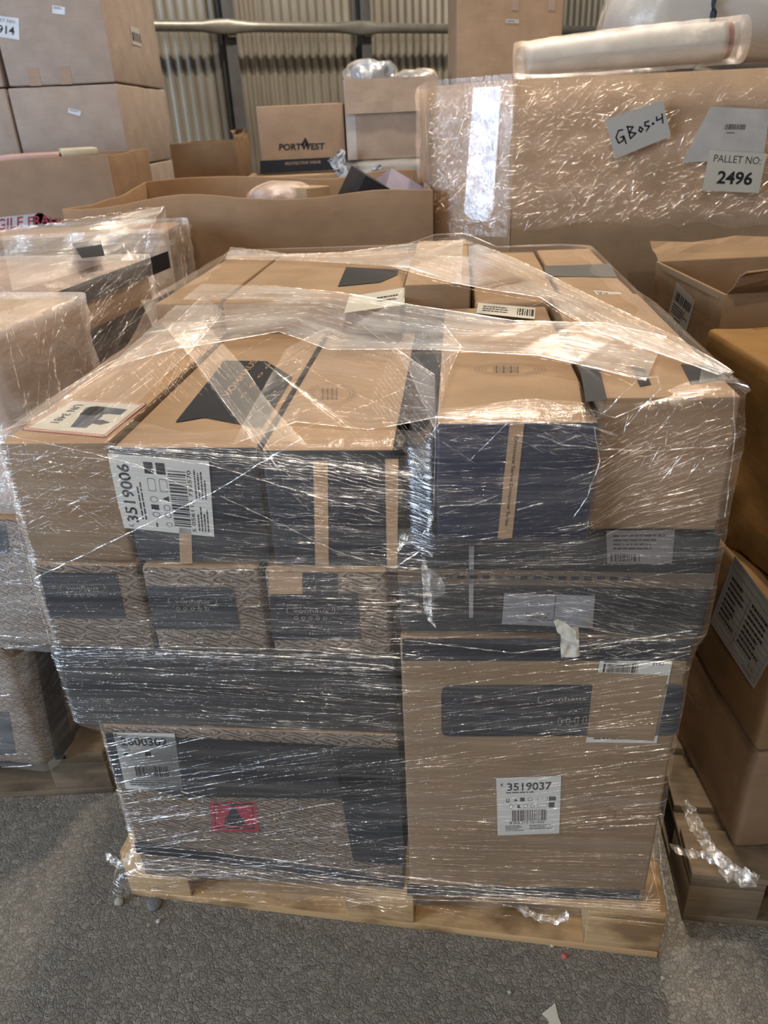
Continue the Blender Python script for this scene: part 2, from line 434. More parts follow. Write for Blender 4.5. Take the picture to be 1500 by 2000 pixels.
# ================================================================== SETTING
def asphalt():
    n = NT('asphalt'); vo = n.n('ShaderNodeTexVoronoi'); vo.inputs['Scale'].default_value = 95; n.l(n.uv((1, 1, 1), obj=True), vo.inputs['Vector'])
    ve = n.n('ShaderNodeTexVoronoi', feature='DISTANCE_TO_EDGE'); ve.inputs['Scale'].default_value = 95
    wv = n.n('ShaderNodeTexNoise'); wv.inputs['Scale'].default_value = 60; n.l(n.uv((1, 1, 1), obj=True), wv.inputs['Vector'])
    ad = n.n('ShaderNodeVectorMath', operation='MULTIPLY_ADD'); n.l(wv.outputs['Color'], ad.inputs[0]); ad.inputs[1].default_value = (.03, .03, .03); n.l(n.uv((1, 1, 1), obj=True), ad.inputs[2])
    n.l(ad.outputs[0], ve.inputs['Vector']); n.l(ad.outputs[0], vo.inputs['Vector'])
    big = n.noise(n.uv((2.2, 2.2, 2.2), obj=True), 1, 4); fine = n.noise(n.uv((300, 300, 300), obj=True), 1, 3); mid = n.noise(n.uv((45, 45, 45), obj=True), 1, 4)
    sx = n.n('ShaderNodeSeparateColor'); n.l(vo.outputs['Color'], sx.inputs[0])
    c = n.mixc(n.ramp(sx.outputs[0], .2, .9), (.165, .150, .128), (.29, .265, .228))
    c = n.mixc(n.ramp(mid, .35, .7), c, (.235, .215, .185), 'MIX')
    c = n.mixc(n.math('MULTIPLY', n.ramp(ve.outputs[0], .0, .07, .45, 0), n.ramp(fine, .4, .6)), c, (.06, .054, .046))
    c = n.mixc(n.ramp(big, .45, .68, 0, .35), c, (.125, .115, .104))
    c = n.mixc(n.ramp(n.noise(n.uv((75, 75, 75), obj=True), 1, 1), .70, .76, 0, .6), c, (.36, .33, .27))
    h = n.math('ADD', n.ramp(ve.outputs[0], 0, .16), n.math('MULTIPLY', mid, 1.2))
    b = n.bump(h, .6, .004); b = n.bump(fine, .5, .0015, b)
    n.bsdf(c, n.ramp(mid, .3, .7, .55, .85), 0, .35, b); return n.m
FLX, FLY = 7, 9
fv = [(-FLX, -5, 0), (FLX, -5, 0), (FLX, FLY+3, 0), (-FLX, FLY+3, 0), (-FLX, -5, -.1), (FLX, -5, -.1), (FLX, FLY+3, -.1), (-FLX, FLY+3, -.1)]
fl = mesh_obj('floor', fv, [(0, 1, 2, 3), (7, 6, 5, 4), (0, 4, 5, 1), (1, 5, 6, 2), (2, 6, 7, 3), (3, 7, 4, 0)], asphalt(), smooth=False)
fl['kind'] = 'structure'

# corrugated back wall
WA, WB = Vector((-1.41, 6.49, 0)), Vector((1.88, 8.36, 0)); WD = (WB-WA).normalized(); WN = Vector((WD.y, -WD.x, 0))
n = NT('corrugated_metal'); nz = n.noise(n.uv((2, 1.2, 1)), 1, 5)
c = n.mixc(n.ramp(nz, .3, .7), (.30, .275, .23), (.46, .43, .37))
c = n.mixc(n.ramp(n.noise(n.uv((14, .8, 1)), 1, 4), .5, .75, 0, .4), c, (.22, .17, .12))
n.bsdf(c, .42, .45, .5, n.bump(n.noise(n.uv((20, 20, 1)), 1, 3), .2, .003)); CORR = n.m
vs, fs, uv_ = [], [], []
NS = 150*8; x0 = -2.6
for j, z in enumerate((0, 1.2, 2.4, 5.2)):
    for i in range(NS+1):
        s = x0+i*.076/8; p = WA+WD*s+WN*(.011*math.cos(2*math.pi*i/8)); vs.append((p.x, p.y, z)); uv_.append((s, z))
for j in range(3):
    for i in range(NS): a = j*(NS+1)+i; fs.append((a, a+1, a+NS+2, a+NS+1))
wl = mesh_obj('wall_back', vs, fs, CORR, uvs=uv_); wl['kind'] = 'structure'
md = wl.modifiers.new('thick', 'SOLIDIFY'); md.thickness = .002

def tube(name, pts, rad, mat, parent=None, n=10, flat=None, cap=True):
    """round bar along world points; rad may be a list; flat(i)->(width, depth) factors"""
    vs, fs, uv_ = [], [], []; d = 0
    for i, p in enumerate(pts):
        p = Vector(p); t = (Vector(pts[min(i+1, len(pts)-1)])-Vector(pts[max(i-1, 0)])).normalized()
        a = t.cross(Vector((0, 0, 1))); a = a.normalized() if a.length > .05 else Vector((1, 0, 0)); b = a.cross(t)
        r = rad[i] if isinstance(rad, (list, tuple)) else rad; f = flat(i) if flat else (1, 1)
        if i: d += (p-Vector(pts[i-1])).length
        for k in range(n):
            q = 2*math.pi*k/n; vs.append(p+a*(r*math.cos(q)*f[0])+b*(r*math.sin(q)*f[1])); uv_.append((d, k/n*r*6))
    for i in range(len(pts)-1):
        for k in range(n): a0 = i*n+k; a1 = i*n+(k+1) % n; fs.append((a0, a0+n, a1+n, a1))
    if cap: fs.append(tuple(range(n))); fs.append(tuple(reversed(range(len(pts)*n-n, len(pts)*n))))
    return mesh_obj(name, vs, fs, mat, parent, uv_)

GALV = flatmat('galvanised_steel', (.33, .32, .29), .42, .5, .6, .15, .2)
GALVD = flatmat('grey_painted_steel', (.13, .135, .14), .5, .4, .3, .12, .1)
def onwall(px, py, off): return pP(px, py, WA+WN*off, WN)
ra, rb = onwall(300, 50, .22), onwall(1205, 60, .22)
joints = [onwall(440, 50, .22), onwall(705, 54, .22)]
rd = (rb-ra); pts = []; fl_ = []
NR = 90; a_, b_ = ra-rd*.5, rb+rd*.5
for i in range(NR+1):
    p = a_.lerp(b_, i/NR); pts.append(p)
    dj = min((p-j).length for j in joints+[joints[1]*2-joints[0], joints[0]*2-joints[1]]); k = max(0, 1-dj/.22); fl_.append((1-.65*k, 1+.45*k*k*(3-2*k)))
rl = tube('steel_rail', pts, .036, GALV, n=14, flat=lambda i: fl_[i]); tag(rl, 'grey galvanised tube rail flattened at its bolted joints, running along the corrugated wall', 'rail')
for k, (px, lab) in enumerate(((440, 'dark grey steel wall post left of the PORTWEST carton'), (705, 'dark grey steel wall post behind the open white-lined carton'))):
    p = onwall(px+4, 60, .11); base = Vector((p.x, p.y, 0))
    an = math.atan2(WD.y, WD.x)
    r_ = root('steel_post', lab, 'post', base, an)
    slab('flange', -.045, .045, -.055, -.045, 0, 3.6, GALVD, r_, r=.002, step=1)
    slab('web', -.006, .006, -.045, .055, 0, 3.6, GALVD, r_, r=.001, step=1)
    slab('flange', -.045, .045, .055, .065, 0, 3.6, GALVD, r_, r=.002, step=1)
    slab('bracket', -.03, .03, -.105, -.055, p.z-.05, p.z+.05, GALV, r_, r=.004, step=1)

# ================================================================== PALLETS
def pallet(label, O, yaw, Wd, D, mat, name='wooden_pallet'):
    ux = Vector((math.cos(yaw), math.sin(yaw), 0)); uy = Vector((-math.sin(yaw), math.cos(yaw), 0))
    r_ = root(name, label, 'pallet', O+ux*Wd/2+uy*D/2, yaw); hx, hy = Wd/2, D/2; k = 0
    def sl(nm, *a, **kw):
        return slab(nm, *a, mat, r_, r=.003, step=.12, dent=.0012, **kw)
    for y in (-hy, -.05, hy-.10): sl('bottom_board', -hx, hx, y, y+.10, 0, .020, seed=int(y*50)+9)
    for x in (-hx, hx-.10): sl('bottom_board', x, x+.10, -hy+.10, hy-.10, 0, .019, seed=int(x*50))
    for x in (-hx, -.07, hx-.14):
        for y in (-hy, -.07, hy-.14): sl('block', x, x+.14, y, y+.14, .020, .105, seed=int(x*30+y*7))
        sl('stringer_board', x, x+.14, -hy, hy, .105, .122, seed=int(x*20))
    n_ = 7; wb = .11
    for i in range(n_):
        y = -hy+(D-wb)*i/(n_-1); sl('top_board', -hx, hx, y, y+wb, .122, .140, seed=i+3)
    return r_
main_pallet = pallet('pale wooden pallet with stained front board under the big foreground load', O_P, -YAW_P, 1.08, 1.20, WOOD)

# ================================================================== CARTONS OF THE MAIN LOAD
Y0 = -YAW
def lb(label, u0, u1, v0, v1, z0, z1, mats, group='cartons on the main pallet', **k):
    k.setdefault('r', .006); k.setdefault('dent', .0012)
    return Box('cardboard_carton', label, u0, u1, v0, v1, z0, z1, mats, O=O2, yaw=Y0, group=group, seed=int(u0*40+z0*13), **k)
BL = lb('large capsule-printed carton with red warning label, bottom left of the load', .078, .594, 0, 1.22, .142, .540, {'*': KP, 'top': K2})
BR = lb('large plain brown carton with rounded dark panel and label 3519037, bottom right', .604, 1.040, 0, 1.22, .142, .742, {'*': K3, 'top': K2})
BK = lb('flat all-black carton overhanging the bottom left of the load', .034, .596, -.002, 1.24, .544, .704, BLACKBOX)
RK = lb('wide black carton with brown stripe and grey address label, below the raised navy box', .606, 1.052, -.004, 1.22, .756, .926, BLACKBOX)
V1 = lb('leftmost of the three small patterned cartons with dark centre panels', .040, .208, 0, 1.2, .709, .868, {'*': KP, 'top': K2})
V2 = lb('middle one of the three small patterned cartons with dark centre panels', .214, .396, 0, 1.2, .708, .866, {'*': KP, 'top': K2})
V3 = lb('rightmost of the three small patterned cartons with dark centre panels', .404, .588, 0, 1.2, .708, .862, {'*': KP, 'top': K2})
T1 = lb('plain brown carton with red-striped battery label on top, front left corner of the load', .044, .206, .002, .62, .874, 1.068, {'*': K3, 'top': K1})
T2 = lb('carton with black front, label 3519006 and dark diamond panel on its brown top', .210, .418, .004, .62, .872, 1.060, {'*': INK, 'top': K1})
T3 = lb('carton with black taped front and faint oval on top, left of the gap', .422, .606, .002, .62, .868, 1.056, {'*': INK, 'top': K1})
GN = lb('dark navy carton sunk in the gap between the two halves of the load', .612, .660, .03, .62, .932, 1.010, {'*': NAVY})
RB = lb('raised black-fronted carton with brown tape down its front and oval print on its brown top', .664, .868, -.026, .62, .930, 1.104, {'*': NAVY, 'top': K1}, r=.005)
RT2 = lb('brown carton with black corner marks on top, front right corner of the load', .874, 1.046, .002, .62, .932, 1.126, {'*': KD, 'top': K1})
C1 = lb('brown carton at the back left edge of the load under milky film', .05, .190, .63, 1.25, .87, 1.125, K1)
C2 = lb('brown carton with slanted dark panel and white label on top, back row left of middle', .198, .574, .63, 1.25, .87, 1.125, K1)
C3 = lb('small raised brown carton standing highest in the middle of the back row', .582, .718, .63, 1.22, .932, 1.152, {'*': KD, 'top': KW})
C4 = lb('brown carton with white label on top beside the highest carton, back row', .726, .900, .63, 1.25, .932, 1.112, K1)
C5 = lb('brown carton with dark stripe and white label on top, back right corner of the load', .906, 1.050, .63, 1.25, .932, 1.116, K1)

# prints ------------------------------------------------------------
PLOGO = flatmat('muted_logo_print', (.26, .235, .20), .6, .2, 0, .05, 0)
for b, q in ((V1, [(78, 1118), (226, 1120), (246, 1208), (98, 1206)]), (V2, [(286, 1144), (456, 1148), (470, 1230), (302, 1228)]), (V3, [(526, 1160), (700, 1158), (706, 1248), (532, 1250)])):
    decal(b, 'front', q, INK, 'printed_panel')
decal(V3, 'front', [(526, 1116), (590, 1118), (590, 1160), (526, 1162)], K2, 'flap_patch')
decal(V3, 'front', [(592, 1118), (660, 1120), (660, 1160), (592, 1160)], INK, 'printed_panel')
logo(V1, 'front', [(118, 1166), (204, 1166), (206, 1140), (118, 1140)], PLOGO)
logo(V2, 'front', [(330, 1192), (424, 1194), (424, 1166), (328, 1166)], PLOGO)
logo(V3, 'front', [(560, 1210), (654, 1212), (655, 1184), (560, 1184)], PLOGO)
# big right carton
decal(BR, 'front', [(786, 1246), (1350, 1246), (1346, 1290), (786, 1290)], INK, 'printed_band')
decal(BR, 'front', [(862, 1338), (1338, 1336), (1322, 1436), (862, 1438)], INK, 'printed_panel', r=.016, label='dark rounded panel')
logo(BR, 'front', [(1050, 1388), (1160, 1384), (1160, 1352), (1050, 1358)], PLOGO, icons=False)
logo(BR, 'front', [(1072, 1420), (1180, 1414), (1180, 1352), (1072, 1356)], PLOGO, words='', outline=False)
decal(BR, 'front', [(795, 1726), (1250, 1738), (1248, 1756), (795, 1748)], INK, 'printed_band')
sticker(BR, 'front', [(972, 1631), (1092, 1627), (1096, 1515), (969, 1519)], CODE, label='white label with number 3519037')
sticker(BR, 'front', [(1144, 1449), (1282, 1451), (1313, 1291), (1172, 1288)],
        [('r', .06, .86, .09, .96), ('r', .455, .86, .475, .96), ('bar', .11, .86, .44, .955, 50), ('bar', .46, .86, .54, .97, 5), ('lines', .06, .965, .34, .995, 1), ('t', 'EVRI', .74, .95, .88, .985),
         ('lines', .1, .035, .95, .07, 1)], label='torn white courier label')
decal(BR, 'front', [(1146, 1438), (1276, 1446), (1304, 1318), (1160, 1312)], K3, 'torn_patch', lift=.0013, label='bare brown patch torn from the label')
pr = Print(BR, 'front')
for (x, y, dx, dy) in ((866, 1474, 24, 16), (1262, 1470, -22, 14), (868, 1692, 22, -18), (1230, 1688, -20, -18)):
    a, b, c = BR.ab('front', x, y), BR.ab('front', x+dx, y), BR.ab('front', x, y+dy); t = .0007
    pr.poly([a, b, b+Vector((0, t)), a+Vector((0, t))]); pr.poly([a, c, c+Vector((t, 0)), a+Vector((t, 0))])
for rr in (1., .86, .8):
    pr.ring([BR.ab('front', 1192+54*rr*math.cos(q*math.pi/16), 1583+36*rr*math.sin(q*math.pi/16)) for q in range(32)], .0007)
pr.poly([BR.ab('front', *p) for p in ((1184, 1598), (1200, 1598), (1199, 1570), (1185, 1570))])
for k in range(14):
    a = math.pi*(.15+.7*k/13); c_, s_ = math.cos(a), math.sin(a)
    pr.poly([BR.ab('front', 1192+54*r_*math.cos(a+d), 1583+36*r_*math.sin(a+d)) for r_, d in ((.83, -.04), (.83, .04), (.95, .04), (.95, -.04))])
pr.done('printed_seal', BROWNPRINT)
# big left carton
decal(BL, 'front', [(206, 1432), (776, 1462), (778, 1560), (350, 1556), (222, 1520)], BLACKBOX, 'printed_panel')
decal(BL, 'front', [(650, 1470), (778, 1472), (790, 1690), (690, 1680)], INK, 'printed_panel')
decal(BL, 'front', [(262, 1642), (788, 1716), (788, 1736), (266, 1664)], INK, 'printed_band')
sticker(BL, 'front', [(246, 1540), (357, 1541), (341, 1432), (221, 1430)],
        [('t', '2600302', .1, .78, .86, .92, .02), ('t', 'K', .02, .93, .07, .99), ('r', .1, .6, .17, .66), ('ring', .28, .58, .36, .66, .0006), ('r', .46, .6, .56, .68), ('ring', .62, .58, .72, .66, .0006),
         ('bar', .24, .24, .80, .42, 30), ('lines', .1, .06, .85, .18, 3)], label='white label with number 2600302')
sticker(BL, 'front', [(414, 1624), (506, 1624), (500, 1566), (410, 1566)],
        [('r', .08, .10, .92, .16), ('r', .08, .9, .92, .96), ('tri', .26, .22, .74, .95), ('r', .3, .24, .7, .5), ('r', .08, .1, .1, .96), ('r', .9, .1, .92, .96)], RED, label='red warning label')
# black and striped cartons
decal(RK, 'front', [(.0, .090), (.446, .086), (.446, .112), (.0, .116)], card((.13, .10, .075)), 'printed_band', px=False, label='dull brown stripe')
pr = Print(RK, 'front')
for k in range(16): pr.poly([(.05+k*.018, .099), (.061+k*.018, .099), (.061+k*.018, .105), (.05+k*.018, .105)])
pr.done('printing', PRINT)
sticker(RK, 'front', [(980, 1218), (1157, 1226), (1162, 1163), (985, 1158)],
        [('t', 'DO NOT USE KNIFE', .26, .34, .52, .41), ('t', 'DO NOT USE', .32, .24, .50, .31), ('t', 'DO NOT USE HOOKS', .29, .14, .60, .21), ('r', .565, .3, .572, .98)], GREYTAPE, name='address_label', label='grey translucent label')
sticker(RK, 'front', [(1186, 1100), (1312, 1100), (1318, 1034), (1184, 1036)], [('bar', .05, .06, .5, .3, 14), ('lines', .1, .4, .9, .9, 4)],
        flatmat('dull_label', (.15, .135, .135), .5), BLACKBOX, name='address_label', label='dull grey-brown label')
decal(RK, 'front', [(916, 1066), (926, 1066), (924, 1206), (916, 1206)], GREYTAPE, 'tape_strip', label='narrow grey strip')
# front of the top row
decal(T2, 'front', [(350, 1030), (374, 1032), (376, 1100), (352, 1100)], K2, 'tape_strip')
decal(T2, 'front', [(214, 872), (498, 884), (498, 888), (214, 878)], INK, 'tape_strip')
# the label reads upwards: its bottom-left is the photo's bottom-right
sticker(T2, 'front', [(419, 1048), (408, 900), (208, 885), (240, 1030)], [('t', '3519006', .10, .80, .88, .93, .02), ('t', 'K', .03, .86, .07, .92), ('lines', .15, .70, .88, .77, 2),
        ('r', .06, .60, .12, .62), ('ring', .2, .56, .27, .64, .0008), ('r', .3, .56, .37, .64), ('ring', .4, .56, .48, .64, .0008), ('o', .55, .56, .72, .64, .0008), ('r', .78, .56, .93, .65),
        ('ring', .08, .44, .14, .51, .0008), ('ring', .2, .44, .27, .51, .0008), ('ring', .3, .44, .38, .51, .0008), ('tri', .42, .44, .5, .51), ('o', .55, .44, .72, .52, .0008), ('r', .78, .44, .93, .53),
        ('bar', .10, .24, .84, .42, 34), ('t', '5 056115 735570', .04, .19, .86, .23, .01), ('lines', .06, .04, .44, .17, 4), ('lines', .5, .04, .9, .17, 4)], label='white label with number 3519006')
decal(T3, 'front', [(612, 900), (640, 900), (642, 1104), (616, 1104)], K2, 'tape_strip')
decal(T3, 'front', [(752, 896), (778, 896), (776, 1108), (756, 1108)], K2, 'tape_strip')
decal(RB, 'front', [(996, 822), (1024, 824), (1000, 1050), (972, 1050)], K2, 'tape_strip')
pr = Print(RB, 'front', .0012); pr.text('Driveview Series Driveview Series', RB.ab('front', 1005, 852), RB.ab('front', 986, 1026), RB.ab('front', 1012, 852)); pr.done('printing', PRINT)
# tops
hz = decal(T1, 'top', [(42, 840), (206, 855), (287, 789), (142, 781)], REDL, 'hazard_label', label='white battery label with red striped border')
q4 = [T1.ab('top', *p) for p in ((42, 840), (206, 855), (287, 789), (142, 781))]
def bil(s, t): return (q4[0]*(1-s)+q4[1]*s)*(1-t)+(q4[3]*(1-s)+q4[2]*s)*t
pr = Print(T1, 'top', .0011); e = .045; pr.poly([bil(e, e*1.3), bil(1-e, e*1.3), bil(1-e, 1-e*1.3), bil(e, 1-e*1.3)])
nst = 26
for i in range(nst):
    s = i/nst; d = .5/nst
    for (p, q, r_, t) in (((s, 0), (s+d, 0), (s+d+.02, e*1.3), (s+.02, e*1.3)), ((s, 1-e*1.3), (s+d, 1-e*1.3), (s+d+.02, 1), (s+.02, 1)),
                          ((0, s), (e, s+.02), (e, s+d+.02), (0, s+d)), ((1-e, s), (1, s+.02), (1, s+d+.02), (1-e, s+d))):
        pr.poly([bil(min(a, 1), min(b, 1)) for a, b in (p, q, r_, t)])
pr.done('label_field', PAPERC, hz)
pr = Print(T1, 'top', .0016)
def px_t1(x, y): return T1.ab('top', x, y)
pr.poly([px_t1(*p) for p in ((138, 836), (168, 838), (200, 815), (205, 798), (178, 796), (158, 812))])
pr.poly([px_t1(*p) for p in ((155, 812), (180, 814), (212, 810), (236, 812), (249, 802), (222, 799), (190, 795), (168, 798))])
pr.poly([px_t1(*p) for p in ((182, 829), (196, 832), (215, 827), (200, 822), (190, 822))])
pr.text('UN 3481', px_t1(148, 792), px_t1(98, 827), px_t1(164, 793))
pr.done('printing', flatmat('slate_print', (.06, .075, .11), .6), hz)
sg = decal(T2, 'top', [(342, 826), (400, 816), (512, 838), (572, 738), (520, 706), (436, 705), (430, 716)], INK, 'printed_panel', r=.006, label='dark slanted panel')
pr = Print(T2, 'top', .0012); pr.text('VONHAUS', T2.ab('top', 446, 778), T2.ab('top', 504, 706), T2.ab('top', 432, 775), .02); pr.text('o o o o', T2.ab('top', 474, 780), T2.ab('top', 530, 712), T2.ab('top', 468, 779)); pr.done('printed_logo', K2, sg)
def ovals(box, cx, cy, rx, ry, n_, wd=.0006, mat=BROWNPRINT):
    pr = Print(box, 'top')
    for k in range(n_):
        f = 1-k*.10; pr.ring([box.ab('top', cx+rx*f*math.cos(q*math.pi/16), cy+ry*f*math.sin(q*math.pi/16)) for q in range(32)], wd)
    for k in range(5):
        y = cy-ry*.4+k*ry*.2; pr.poly([box.ab('top', *p) for p in ((cx-rx*.5, y), (cx+rx*.2, y), (cx+rx*.2, y+.7), (cx-rx*.5, y+.7))])
    for k in range(4):
        x = cx-rx*.4+k*rx*.2; pr.poly([box.ab('top', *p) for p in ((x, cy-ry*.5), (x+2, cy-ry*.5), (x+2, cy+ry*.45), (x, cy+ry*.45))])
    pr.done('printed_seal', mat)
ovals(RB, 997, 722, 70, 13, 4, mat=GREYPRINT)
ovals(T3, 648, 770, 46, 22, 3)
decal(C2, 'top', [(660, 560), (742, 552), (776, 538), (778, 527), (676, 522)], INK, 'printed_panel')
sticker(C2, 'top', [(672, 612), (790, 596), (792, 562), (682, 580)], [('lines', .5, .3, .9, .7, 2)], PAPERC)
sticker(C4, 'top', [(930, 612), (1044, 624), (1046, 602), (934, 592)], [('bar', .7, .2, .95, .8, 8), ('lines', .1, .2, .6, .8, 3)], PAPERC)
sticker(C5, 'top', [(1180, 594), (1232, 600), (1212, 572), (1158, 568)], [('t', '3519', .1, .5, .5, .9), ('bar', .6, .2, .95, .8, 8)], PAPERC)
decal(C5, 'top', [(1066, 540), (1206, 542), (1190, 516), (1062, 520)], flatmat('grey_print_panel', (.12, .12, .12), .5), 'printed_panel')
for q in ([(1144, 786), (1186, 782), (1170, 716), (1132, 716)], [(1250, 756), (1272, 752), (1258, 722), (1232, 716)], [(1350, 752), (1424, 740), (1392, 716), (1330, 712)]):
    decal(RT2, 'top', q, INK, 'printed_mark')

# ================================================================== STRETCH FILM
def lerp_tab(tab, x):
    if x <= tab[0][0]: return tab[0][1]
    for (a, p), (b, q) in zip(tab, tab[1:]):
        if x <= b:
            t = (x-a)/(b-a); t = t*t*(3-2*t); return p+(q-p)*t
    return tab[-1][1]
UL = [(.09, .0), (.14, .012), (.185, .066), (.53, .070), (.552, .028), (.70, .026), (.72, .034), (.87, .034), (.90, .038), (1.07, .040)]
UR = [(.09, 1.085), (.13, 1.072), (.22, 1.050), (.70, 1.048), (.735, 1.052), (.765, 1.062), (.93, 1.062), (.96, 1.060), (1.06, 1.062), (1.13, 1.052)]
ZT = [(.04, 1.074), (.42, 1.066), (.62, 1.062), (.665, 1.108), (.87, 1.110), (1.04, 1.130)]
def vf(u, z):
    b = -.010
    if z > .88: b -= .024*lerp_tab([(.62, 0), (.664, 1), (.868, 1), (.92, 0)], u)*lerp_tab([(.88, 0), (.93, 1)], z)
    if z < .16: b -= .02*lerp_tab([(.09, 1), (.16, 0)], z)
    b += -.0025*noise.noise(Vector((u*5, z*9, 3)))
    return b
def Ffront(u, z, off=0.):
    ul, ur = lerp_tab(UL, z), lerp_tab(UR, z); R = .022
    d = min(u-ul, ur-u); e = 0
    if d < R: e = R-math.sqrt(max(0, R*R-(R-max(d, 0))**2))
    return L(u, vf(u, z)+e-off, z)
wrap = root('stretch_wrap', 'creased clear stretch film wound round the big load on the foreground pallet', 'plastic wrap', L(.55, .6, .142), 0)
def ztop_at(u, v):
    a = lerp_tab([(.04, 1.070), (.60, 1.064), (.665, 1.108), (.868, 1.110), (.90, 1.128), (1.05, 1.130)], u)
    b = lerp_tab([(.04, 1.130), (.55, 1.130), (.59, 1.156), (.715, 1.156), (.75, 1.118), (1.05, 1.120)], u)
    t = lerp_tab([(.45, 0), (.68, 1)], v); return a*(1-t)+b*t
def hem(u): return .127+.006*math.sin(u*9)+.008*noise.noise(Vector((u*14, 0, 5)))-.012*math.exp(-((u-.86)/.05)**2)
cols = []
for v in [1.26-.03*i for i in range(41)]: cols.append(('L', max(v, .02)))
NF = 250
for i in range(NF+1): cols.append(('F', i/NF))
for i in range(41): cols.append(('R', min(.02+.03*i, 1.26)))
for i in range(1, 12): cols.append(('B', 1-i/12))
cols.append(('L', 1.26))
NZ = 190; TOPL = 9
vs, fs, uv_ = [], [], []; dist = 0
def colpt(c, z):
    k, t = c; ul, ur = lerp_tab(UL, z), lerp_tab(UR, z)
    if k == 'L': return ul, t, 'L'
    if k == 'R': return ur, t, 'R'
    if k == 'B': return ul+(ur-ul)*t, 1.27, 'B'
    return ul+(ur-ul)*t, 0, 'F'
for c in cols:
    k, t = c; ua = {'L': .04, 'R': 1.04, 'B': .04+t, 'F': .04+1.0*t}[k]; z0 = hem(ua) if k in 'FLR' else .11
    back = {'L': t, 'R': t, 'B': 1.27, 'F': 0}[k]
    ztop = lerp_tab(ZT, ua) if k == 'F' else ztop_at(ua, back)+.004
    arc = {'L': -t, 'F': t*1.1, 'R': 1.1+t, 'B': 2.4+t}[k]
    for j in range(NZ+1):
        z = z0+(ztop-z0)*j/NZ; u, v, kk = colpt(c, z)
        w1 = .0022*noise.noise(Vector((arc*7, z*130, 1)))+.0035*noise.noise(Vector((arc*3, z*14, 2)))
        w1 = min(max(w1, -.004), .006)
        if kk == 'F': P = Ffront(u, z, w1)
        elif kk == 'L': P = L(u-w1, v, z)
        elif kk == 'R': P = L(u+w1, v, z)
        else: P = L(u, v+w1, z)
        vs.append(P); uv_.append((arc, z))
    for j in range(1, TOPL+1):
        f = j/TOPL; wd = .055+.035*noise.noise(Vector((arc*8, 4, 1))); wd *= (1 if k != 'B' else .5)
        z = ztop+.004+.0015*noise.noise(Vector((arc*40, f*8, 2)))
        if k == 'F': P = L(u, vf(u, ztop)+wd*f, z+.003*math.sin(f*3.1))
        elif k == 'L': P = L(u+wd*f, v, z)
        elif k == 'R': P = L(u-wd*f, v, z)
        else: P = L(u, v-wd*f, z)
        vs.append(P); uv_.append((arc, ztop+wd*f))
M_ = NZ+1+TOPL
for i in range(len(cols)-1):
    for j in range(M_-1): a = i*M_+j; fs.append((a, a+M_, a+M_+1, a+1))
F_SIDE = film('clear_film', .008, .15, 2.6, 170, 0, .11, .12, .7, .35)
mesh_obj('wrap_sheet', vs, fs, F_SIDE, wrap, uv_)

def ribbons(name, lines, mat, parent, lift=.6):
    """each line: list of (point, outward normal, half width) -> arched crease"""
    vs, fs, uv_ = [], [], []; d0 = 0
    for ln in lines:
        n = len(ln); base = len(vs); d0 += .37; d = d0
        for i, (p, N, hw) in enumerate(ln):
            t = (ln[min(i+1, n-1)][0]-ln[max(i-1, 0)][0]); b = t.cross(N)
            if b.length < 1e-9: b = Vector((0, 0, 1))
            b.normalize()
            if i: d += (p-ln[i-1][0]).length
            for k, (s, h) in enumerate(((-1, 0), (-.45, .8), (.45, .8), (1, 0))):
                vs.append(p+b*(hw*s)+N*(hw*h*lift*2)); uv_.append((d, hw*s))
        for i in range(n-1):
            for k in range(3): a = base+i*4+k; fs.append((a, a+1, a+5, a+4))
    return mesh_obj(name, vs, fs, mat, parent, uv_)

rnd = random.Random(3)
NFW = -V
def zone(n, u0, u1, z0, z1, ang, spread, l0, l1, w0, curl=.04, surf=None):
    """random creases inside a rectangle of the front; ang in degrees"""
    out = []
    for _ in range(int(n*.88)):
        u, z = rnd.uniform(u0, u1), rnd.uniform(z0, z1)
        a = math.radians(rnd.gauss(ang(u, z) if callable(ang) else ang, spread)); ln = rnd.uniform(l0, l1)*rnd.uniform(.4, 1)
        st = .006 if ln < .1 else .010; k = max(4, int(ln/st)); w = w0*rnd.choice((.3, .4, .5, .65, .8, 1.4))
        pts = []
        for i in range(k+1):
            f = i/k; aa = a+curl*noise.noise(Vector((u*6, z*6, 9)))
            uu = u+(f-.5)*ln*math.cos(aa); zz = z+(f-.5)*ln*math.sin(aa)+.0005*noise.noise(Vector((uu*12, z*90, 4)))
            if uu < lerp_tab(UL, zz)+.002 or uu > lerp_tab(UR, zz)-.002 or zz < .10 or zz > lerp_tab(ZT, uu)+.001: continue
            hw = w*math.sin(math.pi*f)**.5*(.35+.9*abs(noise.noise(Vector((uu*45, z*200, 7)))*1.6))
            pts.append((Ffront(uu, zz, .0045), NFW, max(hw, .00008)))
        if len(pts) > 2: out.append(pts)
    return out
ls = []
ls += zone(260, .04, .62, .88, 1.06, lambda u, z: -6-18*u*(z-.88)/.18, 5, .03, .22, .00055)
ls += zone(120, .04, .24, .94, 1.07, 18, 12, .02, .10, .0005)
ls += zone(50, .05, .22, .93, 1.05, -38, 6, .05, .14, .0004)
ls += zone(300, .38, .66, .74, 1.04, -1.5, 3, .04, .26, .0007)
ls += zone(90, .45, .66, .97, 1.06, -20, 14, .02, .09, .0007)
ls += zone(170, .66, .87, .93, 1.10, 5, 7, .02, .14, .00045)
ls += zone(60, .66, .88, 1.07, 1.11, -5, 20, .02, .12, .0007)
ls += zone(250, .86, 1.055, .95, 1.09, lambda u, z: 26-70*(1.09-z), 5, .03, .18, .00055)
ls += zone(170, .87, 1.055, 1.03, 1.13, 20, 30, .012, .05, .0006)
ls += zone(330, .60, 1.06, .75, .95, lambda u, z: 4-14*(u > .85)*(z < .87), 5, .03, .22, .0006)
